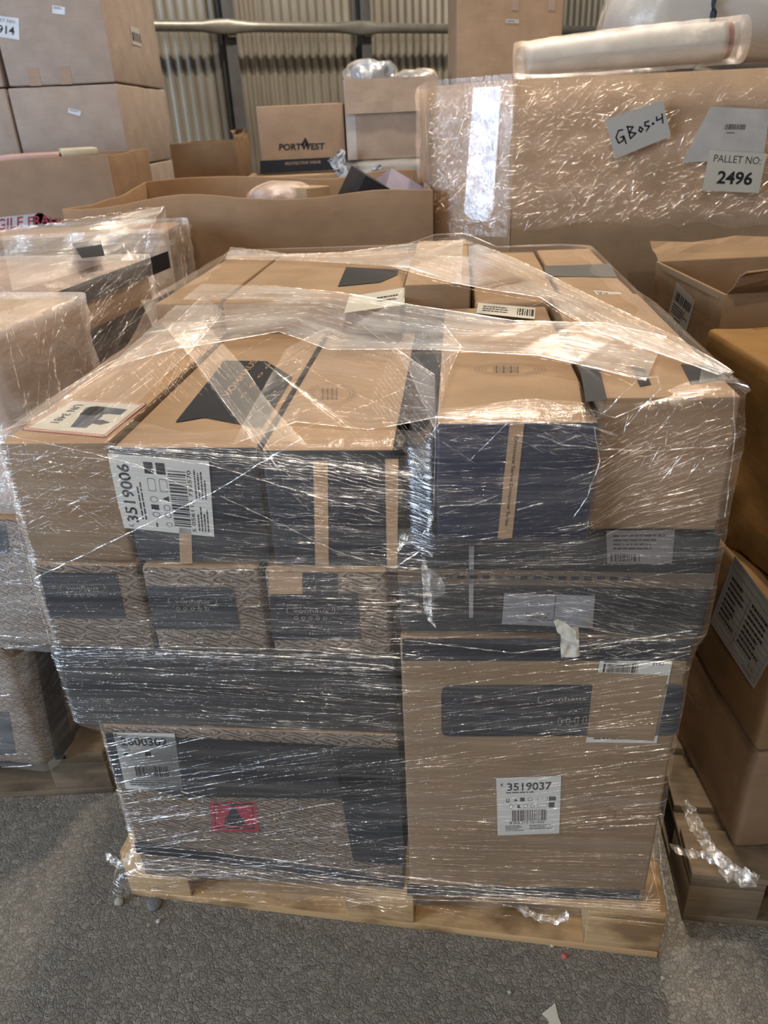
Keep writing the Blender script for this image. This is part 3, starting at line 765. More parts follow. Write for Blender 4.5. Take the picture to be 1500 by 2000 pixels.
ls += zone(120, .84, 1.055, .76, .86, -14, 6, .03, .14, .0007)
ls += zone(330, .035, .60, .70, .90, 1.5, 3, .04, .25, .00045)
ls += zone(220, .03, .60, .545, .72, -1.5, 3, .04, .28, .00055)
ls += zone(120, .30, .60, .56, .72, -3, 4, .03, .16, .0008)
ls += zone(90, .04, .62, .68, .73, 0, 4, .05, .3, .0008)
ls += zone(240, .072, .60, .18, .53, lambda u, z: 15-6*u, 4, .05, .34, .0006)
ls += zone(60, .2, .60, .2, .4, -12, 5, .05, .2, .0006)
ls += zone(70, .072, .10, .18, .53, 12, 5, .01, .03, .0009)
ls += zone(150, .60, 1.048, .35, .72, lambda u, z: 13, 3, .06, .4, .00065)
ls += zone(60, .78, 1.04, .34, .62, 12, 2, .10, .34, .00085)
ls += zone(160, .60, 1.048, .15, .36, 1, 3, .03, .25, .00045)
ls += zone(420, .02, 1.07, .115, .20, -1, 7, .02, .20, .0008)
ls += zone(130, .84, 1.06, .70, .77, 6, 14, .02, .14, .0009)
ribbons('crease', ls, CREASE, wrap)['kind'] = 'stuff'

def onf(x, y, v=-.016):
    return pP(x, y, L(0, v, 0), V)
def rope(pl, w, v=-.016, k=8, jit=.0008, N=None, f=None):
    P = [(f(*p) if f else onf(*p, v)) for p in pl]; out = []
    for a, b in zip(P, P[1:]):
        m = max(2, int((b-a).length/.008))
        for i in range(m): out.append(a.lerp(b, i/m))
    out.append(P[-1]); res = []
    for i, p in enumerate(out):
        q = p+Vector((noise.noise(p*60), 0, noise.noise(p*60+Vector((5, 5, 5)))))*jit*2
        res.append((q, N or NFW, w*(.55+.8*abs(noise.noise(p*90)))))
    return res
rp = []
rp += [rope([(205, 872), (330, 880), (480, 892), (620, 905), (780, 925), (850, 935)], .0022)]
for d in range(-3, 4): rp += [rope([(210, 878+d*4), (380, 884+d*4), (500, 898+d*5), (640, 915+d*6), (800, 950+d*9)], .0007, jit=.002)]
rp += [rope([(12, 850), (120, 872), (260, 905), (350, 945), (420, 972)], .0010), rope([(210, 880), (420, 910), (600, 965), (740, 1000)], .0011)]
rp += [rope([(68, 1130), (250, 1042), (420, 960), (530, 893), (600, 850)], .0013), rope([(430, 968), (560, 1030), (660, 1078), (758, 1108)], .0010)]
rp += [rope([(758, 1108), (772, 1108), (812, 1082), (828, 1070), (845, 1086)], .0016, v=-.022), rope([(740, 1068), (785, 1082), (812, 1078), (845, 1088)], .0010, v=-.022)]
rp += [rope([(850, 815), (930, 822), (1060, 826), (1160, 835), (1205, 850)], .0020, v=-.046), rope([(860, 808), (1000, 812), (1158, 826)], .0012, v=-.046)]
rp += [rope([(1050, 850), (1100, 868), (1180, 878), (1300, 880), (1420, 870)], .0012, v=-.04), rope([(858, 990), (925, 985), (972, 968)], .0009, v=-.046), rope([(1010, 996), (1040, 988), (1062, 982)], .0014, v=-.046)]
rp += [rope([(852, 812), (850, 900), (846, 1010), (822, 1050)], .0009, v=-.044), rope([(1160, 832), (1172, 900), (1148, 970), (1120, 1010)], .0007, v=-.04)]
rp += [rope([(1180, 805), (1215, 770), (1245, 742), (1285, 735), (1290, 760), (1250, 800), (1225, 830)], .0012, v=-.02), rope([(1150, 800), (1200, 815), (1260, 790), (1330, 770), (1410, 760)], .0010, v=-.02)]
rp += [rope([(100, 1262), (300, 1268), (520, 1280), (755, 1300), (770, 1306)], .0018), rope([(330, 1262), (560, 1268), (780, 1285)], .0013)]
for k in range(5): rp += [rope([(250+8*k, 1650+k*9), (420, 1664+k*9), (620, 1690+k*11), (790, 1712+k*11), (1000, 1738+k*6), (1290, 1758+k*5)], .0010, v=-.02)]
rp += [rope([(790, 1250), (1000, 1275), (1200, 1255), (1352, 1232)], .0012), rope([(1288, 1640), (1292, 1700), (1305, 1775)], .0016), rope([(1275, 1650), (1280, 1710), (1262, 1760)], .0012)]
rp += [rope([(12, 850), (40, 1060), (100, 1262)], .0010, v=-.004), rope([(192, 1402), (262, 1650)], .0013, v=-.004), rope([(1432, 760), (1436, 850), (1415, 1012)], .0010, v=-.006)]
ribbons('film_rope', rp, CREASE2, wrap)['kind'] = 'stuff'

def sheet(name, pl, pr, nv, mat, parent, lift, amp=.002, fr=(5, 40), toP=None, nlev=None, seed=0):
    """film sheet spanned between two pixel polylines"""
    def samp(pl, t):
        k = t*(len(pl)-1); i = min(int(k), len(pl)-2); f = k-i
        return tuple(pl[i][q]*(1-f)+pl[i+1][q]*f for q in range(len(pl[0])))
    nu = nlev or 60; vs, fs, uv_ = [], [], []
    a0, b0 = toP(*samp(pl, 0)), toP(*samp(pr, 0)); a1 = toP(*samp(pl, 1)); ln = (a1-a0).length; wd = (b0-a0).length+.001
    for i in range(nu+1):
        a, b = toP(*samp(pl, i/nu)), toP(*samp(pr, i/nu))
        for j in range(nv+1):
            p = a.lerp(b, j/nv); p = p+Vector((0, 0, 1))*(lift+amp*noise.noise(Vector((i/nu*ln*fr[0], j/nv*wd*fr[1], seed)))+amp*1.2*math.sin(math.pi*j/nv))
            vs.append(p); uv_.append((i/nu*ln+seed*.7, j/nv*wd+seed*.31))
    for i in range(nu):
        for j in range(nv): q = i*(nv+1)+j; fs.append((q, q+1, q+nv+2, q+nv+1))
    return mesh_obj(name, vs, fs, mat, parent, uv_), vs, nu, nv
def top(x, y, h=0.):
    z = 1.10
    for _ in range(12):
        P = pZ(x, y, z); q = P-O2; z = ztop_at(q.dot(U), q.dot(V))*.5+z*.5
    return pZ(x, y, z+h)
F_TOP = film('clear_film', .30, .66, 3, 55, 0, .09, .15, .5, .22, col=(.88, .87, .84))
F_TOP2 = film('clear_film', .09, .30, 4, 120, 0, .07, .14, .6, .2, col=(.88, .87, .84))
bands = [
 ([(452, 486, 0), (560, 500, 0), (680, 496, .01), (800, 480, 0), (905, 472, 0)], [(440, 510, 0), (560, 512, 0), (700, 520, 0), (800, 528, .004), (900, 560, .01)], F_TOP),
 ([(905, 470, .0), (1010, 512, .02), (1200, 608, .012), (1330, 672, .008), (1432, 738, .0)], [(760, 525, .0), (880, 560, .02), (1055, 588, .02), (1150, 650, .012), (1400, 742, .004)], F_TOP),
 ([(395, 560, 0), (540, 566, 0), (660, 578, 0), (790, 600, .01), (1000, 636, .02), (1180, 640, .01), (1300, 668, 0)], [(210, 728, 0), (340, 690, 0), (545, 655, 0), (640, 690, 0), (800, 690, .01), (1050, 705, .012), (1260, 756, 0)], F_TOP),
 ([(560, 690, 0), (640, 650, 0), (760, 680, .0), (850, 745, .012)], [(455, 880, 0), (580, 835, 0), (720, 850, 0), (850, 830, .01)], F_TOP2),
 ([(318, 640, 0), (360, 690, 0), (420, 770, 0), (500, 880, 0)], [(400, 640, 0), (480, 730, 0), (520, 790, 0), (600, 880, 0)], F_TOP2),
 ([(30, 835, 0), (160, 755, 0), (330, 655, 0), (395, 590, 0)], [(205, 862, 0), (300, 770, 0), (380, 690, 0), (440, 620, 0)], F_TOP2),
 ([(780, 610, 0), (860, 640, .0), (900, 690, .01), (880, 740, .01)], [(700, 640, 0), (760, 690, 0), (800, 740, 0), (850, 860, .0)], F_TOP2)]
tl = []
for bi, (A, B, m) in enumerate(bands):
    _, vv, nu, nv = sheet('top_band', A, B, 26, m, wrap, .005+.0012*bi, .0022, toP=top, nlev=90, seed=bi)
    for q in range((70, 110, 150, 80, 40, 60, 50)[bi]):
        j = rnd.choice((0, nv, rnd.randint(0, nv), rnd.randint(0, nv), rnd.randint(0, nv))); i0 = rnd.randint(0, nu-8); ln = rnd.randint(4, 26); w_ = rnd.uniform(.0003, .0010); s_ = rnd.choice((-1, 0, 0, 1))*rnd.uniform(0, .3)
        seg = []
        for i in range(i0, min(i0+ln, nu)+1):
            jj = min(max(j+s_*(i-i0), 0), nv); ja = int(jj); jb = min(ja+1, nv); p = vv[i*(nv+1)+ja].lerp(vv[i*(nv+1)+jb], jj-ja)
            seg.append((p+Z*.0006, Z, w_*(.4+1.1*abs(noise.noise(p*70)))))
        if len(seg) > 2: tl.append(seg)
# fine parallel pull lines across the top
for (x0_, y0_, x1_, y1_, dx, dy, k) in ((505, 700, 625, 790, 4.4, 3.4, 22), (325, 640, 520, 905, 5, 3, 9), (760, 700, 860, 830, -3.5, 8, 12), (395, 660, 470, 730, -9, 4.5, 16), (340, 700, 300, 770, 5, 0, 8)):
    for i in range(k):
        a = (x0_+dx*i+rnd.uniform(-2, 2), y0_+dy*i); b = (x1_+dx*i+rnd.uniform(-12, 12), y1_+dy*i+rnd.uniform(-6, 6))
        tl.append(rope([a, ((a[0]+b[0])/2, (a[1]+b[1])/2+1), b], .0005, N=Z, jit=.0002, f=lambda x, y: top(x, y, .013)))
for pl, w_ in (([(560, 690), (640, 745), (760, 800), (845, 850)], .0012), ([(905, 472), (1010, 514), (1200, 610), (1432, 738)], .0012), ([(760, 525), (900, 562), (1060, 590), (1150, 650), (1290, 690)], .0012),
               ([(750, 690), (1000, 688), (1160, 722), (1235, 752)], .0010), ([(800, 600), (1000, 637), (1170, 638)], .0010), ([(350, 725), (470, 690), (540, 655)], .0008), ([(450, 484), (560, 498), (690, 492), (820, 472), (910, 470)], .0012),
               ([(750, 600), (775, 580), (792, 560)], .0016), ([(925, 655), (1000, 620), (1060, 588)], .0009), ([(505, 880), (600, 835), (720, 790), (830, 740), (885, 690)], .0009),
               ([(120, 780), (330, 640), (450, 484)], .0010), ([(205, 866), (330, 760), (440, 650)], .0010)):
    tl.append(rope(pl, w_, N=Z, jit=.0008, f=lambda x, y: top(x, y, .012)))
ribbons('top_crease', tl, CREASE, wrap)['kind'] = 'stuff'

# torn ends of the film: a hanging tail, knots and a loose lip at the pallet edge
def rag(name, pts, wid, parent, mat=CREASE2, N=NFW, nw=7, crump=.006, v=-.02, f=None):
    P = [(f(*p) if f else onf(p[0], p[1], v)) for p in pts]; vs, fs, uv_ = [], [], []
    Q = []
    for a, b in zip(P, P[1:]):
        for i in range(6): Q.append(a.lerp(b, i/6))
    Q.append(P[-1]); n = len(Q)
    for i, p in enumerate(Q):
        t = (Q[min(i+1, n-1)]-Q[max(i-1, 0)]).normalized(); b = t.cross(N).normalized(); k = i/(n-1)*(len(wid)-1); a = min(int(k), len(wid)-2); ww = wid[a]*(1-k+a)+wid[a+1]*(k-a)
        for j in range(nw+1):
            s = j/nw*2-1; q = p+b*(ww*s)+N*(crump*noise.noise(p*80+Vector((j*1.3, 0, 0)))+.004)
            q += b*crump*.4*noise.noise(p*120+Vector((0, j*2., 4))); vs.append(q); uv_.append((i*.01, ww*s))
    for i in range(n-1):
        for j in range(nw): a = i*(nw+1)+j; fs.append((a, a+1, a+nw+2, a+nw+1))
    return mesh_obj(name, vs, fs, mat, parent, uv_)
rag('torn_tail', [(828, 1086), (832, 1120), (834, 1160), (836, 1190), (840, 1208), (852, 1222)], [.003, .005, .006, .005, .003, .001], wrap, v=-.028)
rag('torn_tail', [(836, 1108), (846, 1130), (850, 1150), (838, 1172)], [.002, .013, .015, .002], wrap, film('thin_film', .1, .3, 40, 40, 0, .2), v=-.026)
rag('torn_tail', [(792, 1040), (786, 1056), (778, 1072)], [.006, .005, .001], wrap, v=-.022)
rag('torn_tail', [(842, 1004), (840, 1020), (836, 1034)], [.004, .003, .001], wrap, v=-.022)
rag('film_knot', [(208, 1664), (222, 1672), (232, 1686), (248, 1676), (262, 1660)], [.003, .012, .012, .010, .004], wrap, v=-.03, crump=.012)
rag('torn_lip', [(1012, 1768), (1030, 1782), (1055, 1790), (1085, 1796), (1110, 1782)], [.006, .010, .010, .008, .003], wrap, v=-.035, crump=.012)
pp = root('paper_strip', 'curled white paper strip hanging below the grey label on the front of the load', 'paper', onf(1112, 1240, -.02), 0)
rag('strip', [(1112, 1222), (1112, 1240), (1112, 1262), (1114, 1280)], [.0125, .0135, .0135, .0135], pp, PAPERC, crump=.003, v=-.022)
rag('curled_end', [(1084, 1208), (1096, 1220), (1110, 1236), (1126, 1252)], [.003, .009, .011, .003], pp, PAPERC, crump=.003, v=-.032)

# ================================================================== LITTER ON THE FLOOR
def stone(name, label, cat, x, y, r, mat, flat=.5, seed=0):
    bm = bmesh.new(); bmesh.ops.create_icosphere(bm, subdivisions=2, radius=r)
    for v in bm.verts:
        v.co *= 1+.35*noise.noise(v.co/r*.9+Vector((seed*3.3, 0, 0))); v.co.z *= flat
    zmin = min(v.co.z for v in bm.verts)
    me = bpy.data.meshes.new(name); bm.to_mesh(me); bm.free(); me.materials.append(mat)
    o = bpy.data.objects.new(name, me); COL.objects.link(o); p = pZ(x, y, 0); o.location = (p.x, p.y, -zmin-r*.04); tag(o, label, cat); return o
GREYST = flatmat('grey_stone', (.16, .165, .17), .8); PALEST = flatmat('pale_stone', (.36, .35, .31), .8)
stone('stone', 'pale rounded stone lying left of the pallet corner', 'stone', 234, 1763, .010, PALEST, .7, 1)
stone('stone', 'flat blue-grey stone lying just in front of the left end of the pallet', 'stone', 302, 1769, .015, GREYST, .35, 2)
stone('stone', 'tiny white stone chip left on the asphalt below the left stones', 'stone', 310, 1800, .005, PAPER, .6, 3)
stone('stone', 'tiny white stone chip just left of the red plastic bit', 'stone', 1078, 1848, .004, PAPER, .6, 4)
stone('plastic_bit', 'tiny red plastic bit on the asphalt in front of the pallet', 'litter', 1102, 1869, .006, flatmat('red_plastic', (.6, .12, .12), .4), .5, 5)
stone('stone', 'small pale stone on the asphalt in the lower middle of the photo', 'stone', 995, 1939, .004, PALEST, .6, 6)
stone('stone', 'small pale stone on the asphalt right of the red bit', 'stone', 1294, 1911, .004, PALEST, .6, 8)
ps = root('paper_scrap', 'pale trodden paper scrap flat on the asphalt at the bottom edge of the photo', 'paper', pZ(1080, 1985, 0), 0)
c0 = [pZ(*q, .0012) for q in ((1058, 1980), (1076, 1966), (1084, 1958), (1090, 1985), (1100, 2010), (1078, 2012), (1070, 1990))]
mesh_obj('scrap', c0+[p-Z*.0011 for p in c0], [tuple(range(6, -1, -1))]+[(i, (i+1) % 7, (i+1) % 7+7, i+7) for i in range(7)], PAPERC, ps, [(p.x, p.y) for p in c0]*2, False)

# ================================================================== OTHER PALLETS AND THEIR LOADS
def wrap_box(parent, name, x0, x1, y0, y1, z0, z1, O, yaw, mat, n_crease=120, cw=.0009, grow=.007, top=True, seed=0, faces=('front', 'right', 'left'), ang=0, spread=8, rag_=0., ln=(.03, .2), lump=.004):
    """film skin round a block plus its creases, in the frame (O, yaw)"""
    ux = Vector((math.cos(yaw), math.sin(yaw), 0)); uy = Vector((-math.sin(yaw), math.cos(yaw), 0)); rr = random.Random(seed)
    W = lambda x, y, z: O+ux*x+uy*y+Z*z
    x0 -= grow; x1 += grow; y0 -= grow; y1 += grow
    per = []; st = .022; R = .03
    def arc(cx, cy, a0, a1):
        for k in range(5): a = math.radians(a0+(a1-a0)*k/4); per.append((cx+R*math.cos(a), cy+R*math.sin(a), math.cos(a), math.sin(a)))
    def seg(xa, ya, xb, yb, nx, ny):
        n = max(2, int(math.hypot(xb-xa, yb-ya)/st))
        for k in range(1, n): per.append((xa+(xb-xa)*k/n, ya+(yb-ya)*k/n, nx, ny))
    arc(x0+R, y0+R, 180, 270); seg(x0+R, y0, x1-R, y0, 0, -1); arc(x1-R, y0+R, 270, 360); seg(x1, y0+R, x1, y1-R, 1, 0)
    arc(x1-R, y1-R, 0, 90); seg(x1-R, y1, x0+R, y1, 0, 1); arc(x0+R, y1-R, 90, 180); seg(x0, y1-R, x0, y0+R, -1, 0); per.append(per[0])
    nz = max(6, int((z1-z0)/.02)); vs, fs, uv_ = [], [], []; d = 0; M_ = nz+1+(5 if top else 0)
    for i, (x, y, nx, ny) in enumerate(per):
        if i: d += math.hypot(x-per[i-1][0], y-per[i-1][1])
        for j in range(nz+1):
            zz = z0+(z1-z0)*j/nz
            if j == 0: zz += rag_*noise.noise(Vector((d*12, seed, 0)))
            k = lump*noise.noise(Vector((d*14, zz*22, seed)))+lump*.6*noise.noise(Vector((d*50, zz*60, seed))); k = max(k, -.004)
            vs.append(W(x+nx*k, y+ny*k, zz)); uv_.append((d+seed*.77, zz))
        if top:
            cx, cy = (x0+x1)/2, (y0+y1)/2
            for j in range(1, 6):
                f = j/5*.97; vs.append(W(x+(cx-x)*f, y+(cy-y)*f, z1+.005+.004*abs(noise.noise(Vector((x*9, y*9, f*5)))))); uv_.append((d+seed*.77, z1+.12*j))
    for i in range(len(per)-1):
        for j in range(M_-1): a = i*M_+j; fs.append((a, a+M_, a+M_+1, a+1))
    mesh_obj(name, vs, fs, mat, parent, uv_)
    ls = []
    for _ in range(n_crease):
        f = rr.choice(faces); z = rr.uniform(z0+.01, z1-.01); a = math.radians(rr.gauss(ang, spread)); l_ = rr.uniform(*ln); k = max(4, int(l_/.012)); pts = []
        if f == 'front': c, lo, hi = rr.uniform(x0, x1), x0+R, x1-R
        else: c, lo, hi = rr.uniform(y0, y1), y0+R, y1-R
        w_ = cw*rr.choice((.5, .7, 1, 1.6)); N = -uy if f == 'front' else (ux if f == 'right' else -ux)
        for i in range(k+1):
            t = i/k-.5; q = c+t*l_*math.cos(a); zz = z+t*l_*math.sin(a)+.003*noise.noise(Vector((q*25, zz*30, seed)))
            if q < lo or q > hi or zz < z0+.004 or zz > z1: continue
            p = W(q, y0-.006, zz) if f == 'front' else W((x1+.006) if f == 'right' else (x0-.006), q, zz)
            pts.append((p, N, w_*(.4+1.1*abs(noise.noise(p*60)))))
        if len(pts) > 2: ls.append(pts)
    if ls: ribbons('crease', ls, CREASE, parent)['kind'] = 'stuff'
F_BG = film('hazy_film', .06, .34, 5, 60, 0, .18, .16, .7, .8)
F_CR = film('crinkled_film', .03, .18, 8, 60, .3, .2, .13, 1.0, 1.2)

# ---- left pallet
LY = -.21; LO = Vector((-.80, 1.27, 0))      # frame: x to the right edge = 0 at the near right corner
pallet('weathered grey pallet at the left edge under the wrapped capsule-printed carton', Vector((-1.80, 1.33, 0)), 0, 1.10, .95, WOODG)
def kb(label, x0, x1, y0, y1, z0, z1, mats, group='wrapped cartons on the left pallet', **k):
    k.setdefault('r', .012); k.setdefault('dent', .003)
    return Box('cardboard_carton', label, x0, x1, y0, y1, z0, z1, mats, O=LO, yaw=LY, group=group, seed=int(abs(x0*30+z0*17)), **k)
A1 = kb('capsule-printed carton with rounded edges at the bottom of the left pallet', -.90, -.005, .0, .84, .142, .478, {'*': kraft_print((.27, .21, .16), sc=26)}, r=.03)
A2 = kb('capsule-printed carton with dark panel, second from the bottom on the left pallet', -.85, .115, .03, .84, .484, .800, {'*': kraft_print((.27, .21, .16), sc=26), 'top': K2}, r=.02)
A3 = kb('tan carton under glaring film at the left edge, in front of the dark-striped carton', -.86, .12, .05, .36, .804, 1.150, {'*': KPINK, 'top': KW}, r=.02)
A4 = kb('long carton with dark stripe along its side, upper layer of the left pallet', -.86, .03, .40, .84, .804, 1.150, {'*': K2, 'top': KPINK}, r=.02)
decal(A1, 'front', [(0, 1390), (17, 1392), (30, 1470), (0, 1474)], INK, 'printed_panel')
decal(A1, 'right', [(66, 1266), (100, 1262), (150, 1480), (108, 1484)], INK, 'printed_band')
decal(A2, 'front', [(-40, 1028), (10, 1026), (20, 1080), (-36, 1084)], INK, 'printed_panel')
for z0_, z1_, m in ((.16, .24, INK), (.02, .07, K3), (.30, .345, INK)):
    decal(A4, 'right', [(.02, z0_), (.56, z0_), (.56, z1_), (.02, z1_)], m, 'printed_band', px=False)
wl_ = root('stretch_wrap', 'hazy stretch film round the cartons of the left pallet', 'plastic wrap', LO+Vector((-.4, .4, .15)))
wrap_box(wl_, 'wrap_sheet', -.90, .0, .0, .84, .148, .476, LO, LY, F_BG, 90, seed=1, top=False, ang=8)
wrap_box(wl_, 'wrap_sheet', -.86, .118, .025, .84, .486, .80, LO, LY, F_BG, 110, seed=2, top=False, ang=4, spread=5)
wrap_box(wl_, 'wrap_sheet', -.86, .122, .05, .37, .80, 1.156, LO, LY, film('milky_film', .22, .6, 5, 24, 1.2, .2, .2, .9, 1.2), 260, cw=.0013, seed=3, ang=75, spread=30, ln=(.02, .12), lump=.010)
wrap_box(wl_, 'wrap_sheet', -.86, .036, .40, .845, .80, 1.158, LO, LY, film('milky_film', .14, .45, 4, 50, .3, .2, .2, .9, .6), 150, cw=.0011, seed=4, faces=('right',), ang=18, spread=8, lump=.008)

# ---- second load behind it on the left
A5 = Box('cardboard_carton', 'pale carton under a stretched peak of film behind the dark-striped carton on the left', -1.55, -.60, 2.33, 2.56, .0, 1.19, {'*': K3, 'top': KPINK}, group='wrapped cartons on the left pallet', r=.02, dent=.004)
decal(A5, 'top', [(140, 475), (196, 470), (205, 500), (160, 505)], INK, 'printed_panel')
wl2 = root('stretch_wrap', 'milky film pulled into a pointed peak over the pale carton on the left', 'plastic wrap', Vector((-1.0, 2.36, 0)))
wrap_box(wl2, 'wrap_sheet', -1.55, -.585, 2.31, 2.57, .5, 1.198, Vector((0, 0, 0)), 0, film('milky_film', .14, .45, 4, 50, .3, .2, .2, .9, .6), 120, cw=.0012, seed=6, faces=('front', 'right'), ang=60, spread=25, top=False, lump=.010)
def pk(x, y, Y): return pY(x, y, Y)
g0 = [pk(0, 452, 2.1), pk(120, 432, 2.15), pk(230, 420, 2.2), pk(322, 402, 2.28)]; g1 = [pk(30, 596, 1.62), pk(110, 566, 1.78), pk(190, 530, 2.0), pk(262, 488, 2.16)]
def quadsheet(name, A, B, mat, parent, n=40, m=20, amp=.008, seed=0):
    def sm(P, t):
        k = t*(len(P)-1); i = min(int(k), len(P)-2); return P[i].lerp(P[i+1], k-i)
    vs, fs, uv_ = [], [], []; la = (A[-1]-A[0]).length; lb_ = (B[0]-A[0]).length
    for i in range(n+1):
        a, b = sm(A, i/n), sm(B, i/n)
        for j in range(m+1):
            p = a.lerp(b, j/m); k = amp*noise.noise(Vector((i/n*la*9, j/m*lb_*14, seed)))*math.sin(math.pi*min(1, .15+j/m*.85)); vs.append(p+Vector((k*.3, -k*.5, k))); uv_.append((i/n*la, j/m*lb_))
    for i in range(n):
        for j in range(m): q = i*(m+1)+j; fs.append((q, q+1, q+m+2, q+m+1))
    return mesh_obj(name, vs, fs, mat, parent, uv_)
MILK = film('milky_film', .16, .40, 4, 30, .2, .2, .2, .7, .4)
quadsheet('peaked_sheet', g0, g1, MILK, wl2)
quadsheet('peaked_sheet', [pk(322, 402, 2.28), pk(262, 488, 2.16), pk(235, 505, 2.1)], [pk(345, 570, 2.3), pk(330, 620, 2.1), pk(300, 640, 1.95)], film('crinkled_film2', .08, .3, 8, 50, 1.3, .18, .16, 1., 1.), wl2, seed=4)
rl_ = []
for pl_ in ([(322, 402, 2.28), (262, 488, 2.15), (290, 530, 2.1), (330, 580, 2.1)], [(240, 478, 2.1), (262, 510, 2.08), (300, 560, 2.08), (335, 600, 2.1)], [(0, 452, 2.1), (322, 402, 2.28)], [(60, 598, 1.6), (96, 650, 1.5), (112, 740, 1.45), (115, 780, 1.45)]):
    rl_.append(rope(pl_, .0028, N=Vector((0, -1, .3)).normalized(), jit=.004, f=lambda x, y, Y: pY(x, y, Y-.012)))
ribbons('film_rope', rl_, CREASE2, wl2)['kind'] = 'stuff'

# ---- right pallet with its pile
RO = Vector((.56, .935, 0))
pallet('weathered wooden pallet at the right edge under the pile of brown cartons', RO, -.15, 1.1, 1.1, WOODG)
def rb_(label, x0, x1, y0, y1, z0, z1, mats, **k):
    k.setdefault('r', .012); k.setdefault('dent', .004)
    return Box('cardboard_carton', label, x0, x1, y0, y1, z0, z1, mats, group='cartons piled on the right pallet', seed=int(z0*31), **k)
R1 = rb_('dark brown carton lowest on the right pallet, wrapped in film', .660, 1.5, .985, 1.62, .142, .396, KD)
R2 = rb_('dark brown carton with a big slanted white form, second on the right pallet', .655, 1.5, .985, 1.62, .400, .690, card((.30, .185, .085)))
def crush(v):
    k = max(0, min(1, (.16-(v.z))/.16)); e = max(0, min(1, (.10+v.y+.21)/.10))
    f = max(0, 1-abs(v.y-.06)/.14)*k*(v.x < -.1); return Vector((v.x-.022*f+.018*noise.noise(v*14)*k, v.y, v.z-.03*f+.012*noise.noise(v*20)*k))
R3 = rb_('big bulging tan carton with a crumpled bottom corner at the right edge', .670, 1.45, 1.03, 1.50, .694, 1.05, KO, step=.02, warp=crush, r=.014)
lf = flatmat('grey_paper', (.42, .42, .43), .6)
sticker(R2, 'left', [(1388, 1215), (1473, 1346), (1540, 1225), (1436, 1085)], [('o', .04, .04, .96, .96, .0008)]+[('r', .04, .1+.085*i, .96, .104+.085*i) for i in range(10)]+[('r', .45, .1, .455, .8)]+
        [('t', 'Carton No', .72, .055, .9, .085), ('t', 'ED No', .78, .13, .9, .165), ('lines', .08, .2, .4, .8, 8), ('lines', .5, .2, .9, .8, 8)], lf, label='big slanted white form')
wr = root('stretch_wrap', 'thin clear film round the two dark cartons low on the right pallet', 'plastic wrap', Vector((1.0, 1.3, .14)))
wrap_box(wr, 'wrap_sheet', .655, 1.5, .985, 1.62, .15, .69, Vector((0, 0, 0)), 0, film('thin_side_film', .01, .07, 3, 60, 0, .05, .2, .5, .3), 26, cw=.0006, seed=8, top=False, ang=-8, faces=('front', 'left'))
rag('film_knot', [(1336, 1560, 1.02), (1352, 1600, 1.0), (1376, 1640, .985), (1400, 1672, .96), (1428, 1700, .945), (1462, 1716, .93), (1470, 1700, .92)], [.006, .014, .012, .012, .018, .020, .004], wr, N=Vector((0, -1, .2)).normalized(), crump=.02, f=lambda x, y, Y: pY(x, y, Y-.03))
rag('film_knot', [(1308, 1650, 1.0), (1340, 1664, .975), (1372, 1668, .96), (1400, 1676, .95), (1426, 1696, .94)], [.002, .008, .010, .010, .008], wr, N=Vector((0, -1, .2)).normalized(), crump=.015, f=lambda x, y, Y: pY(x, y, Y-.03))

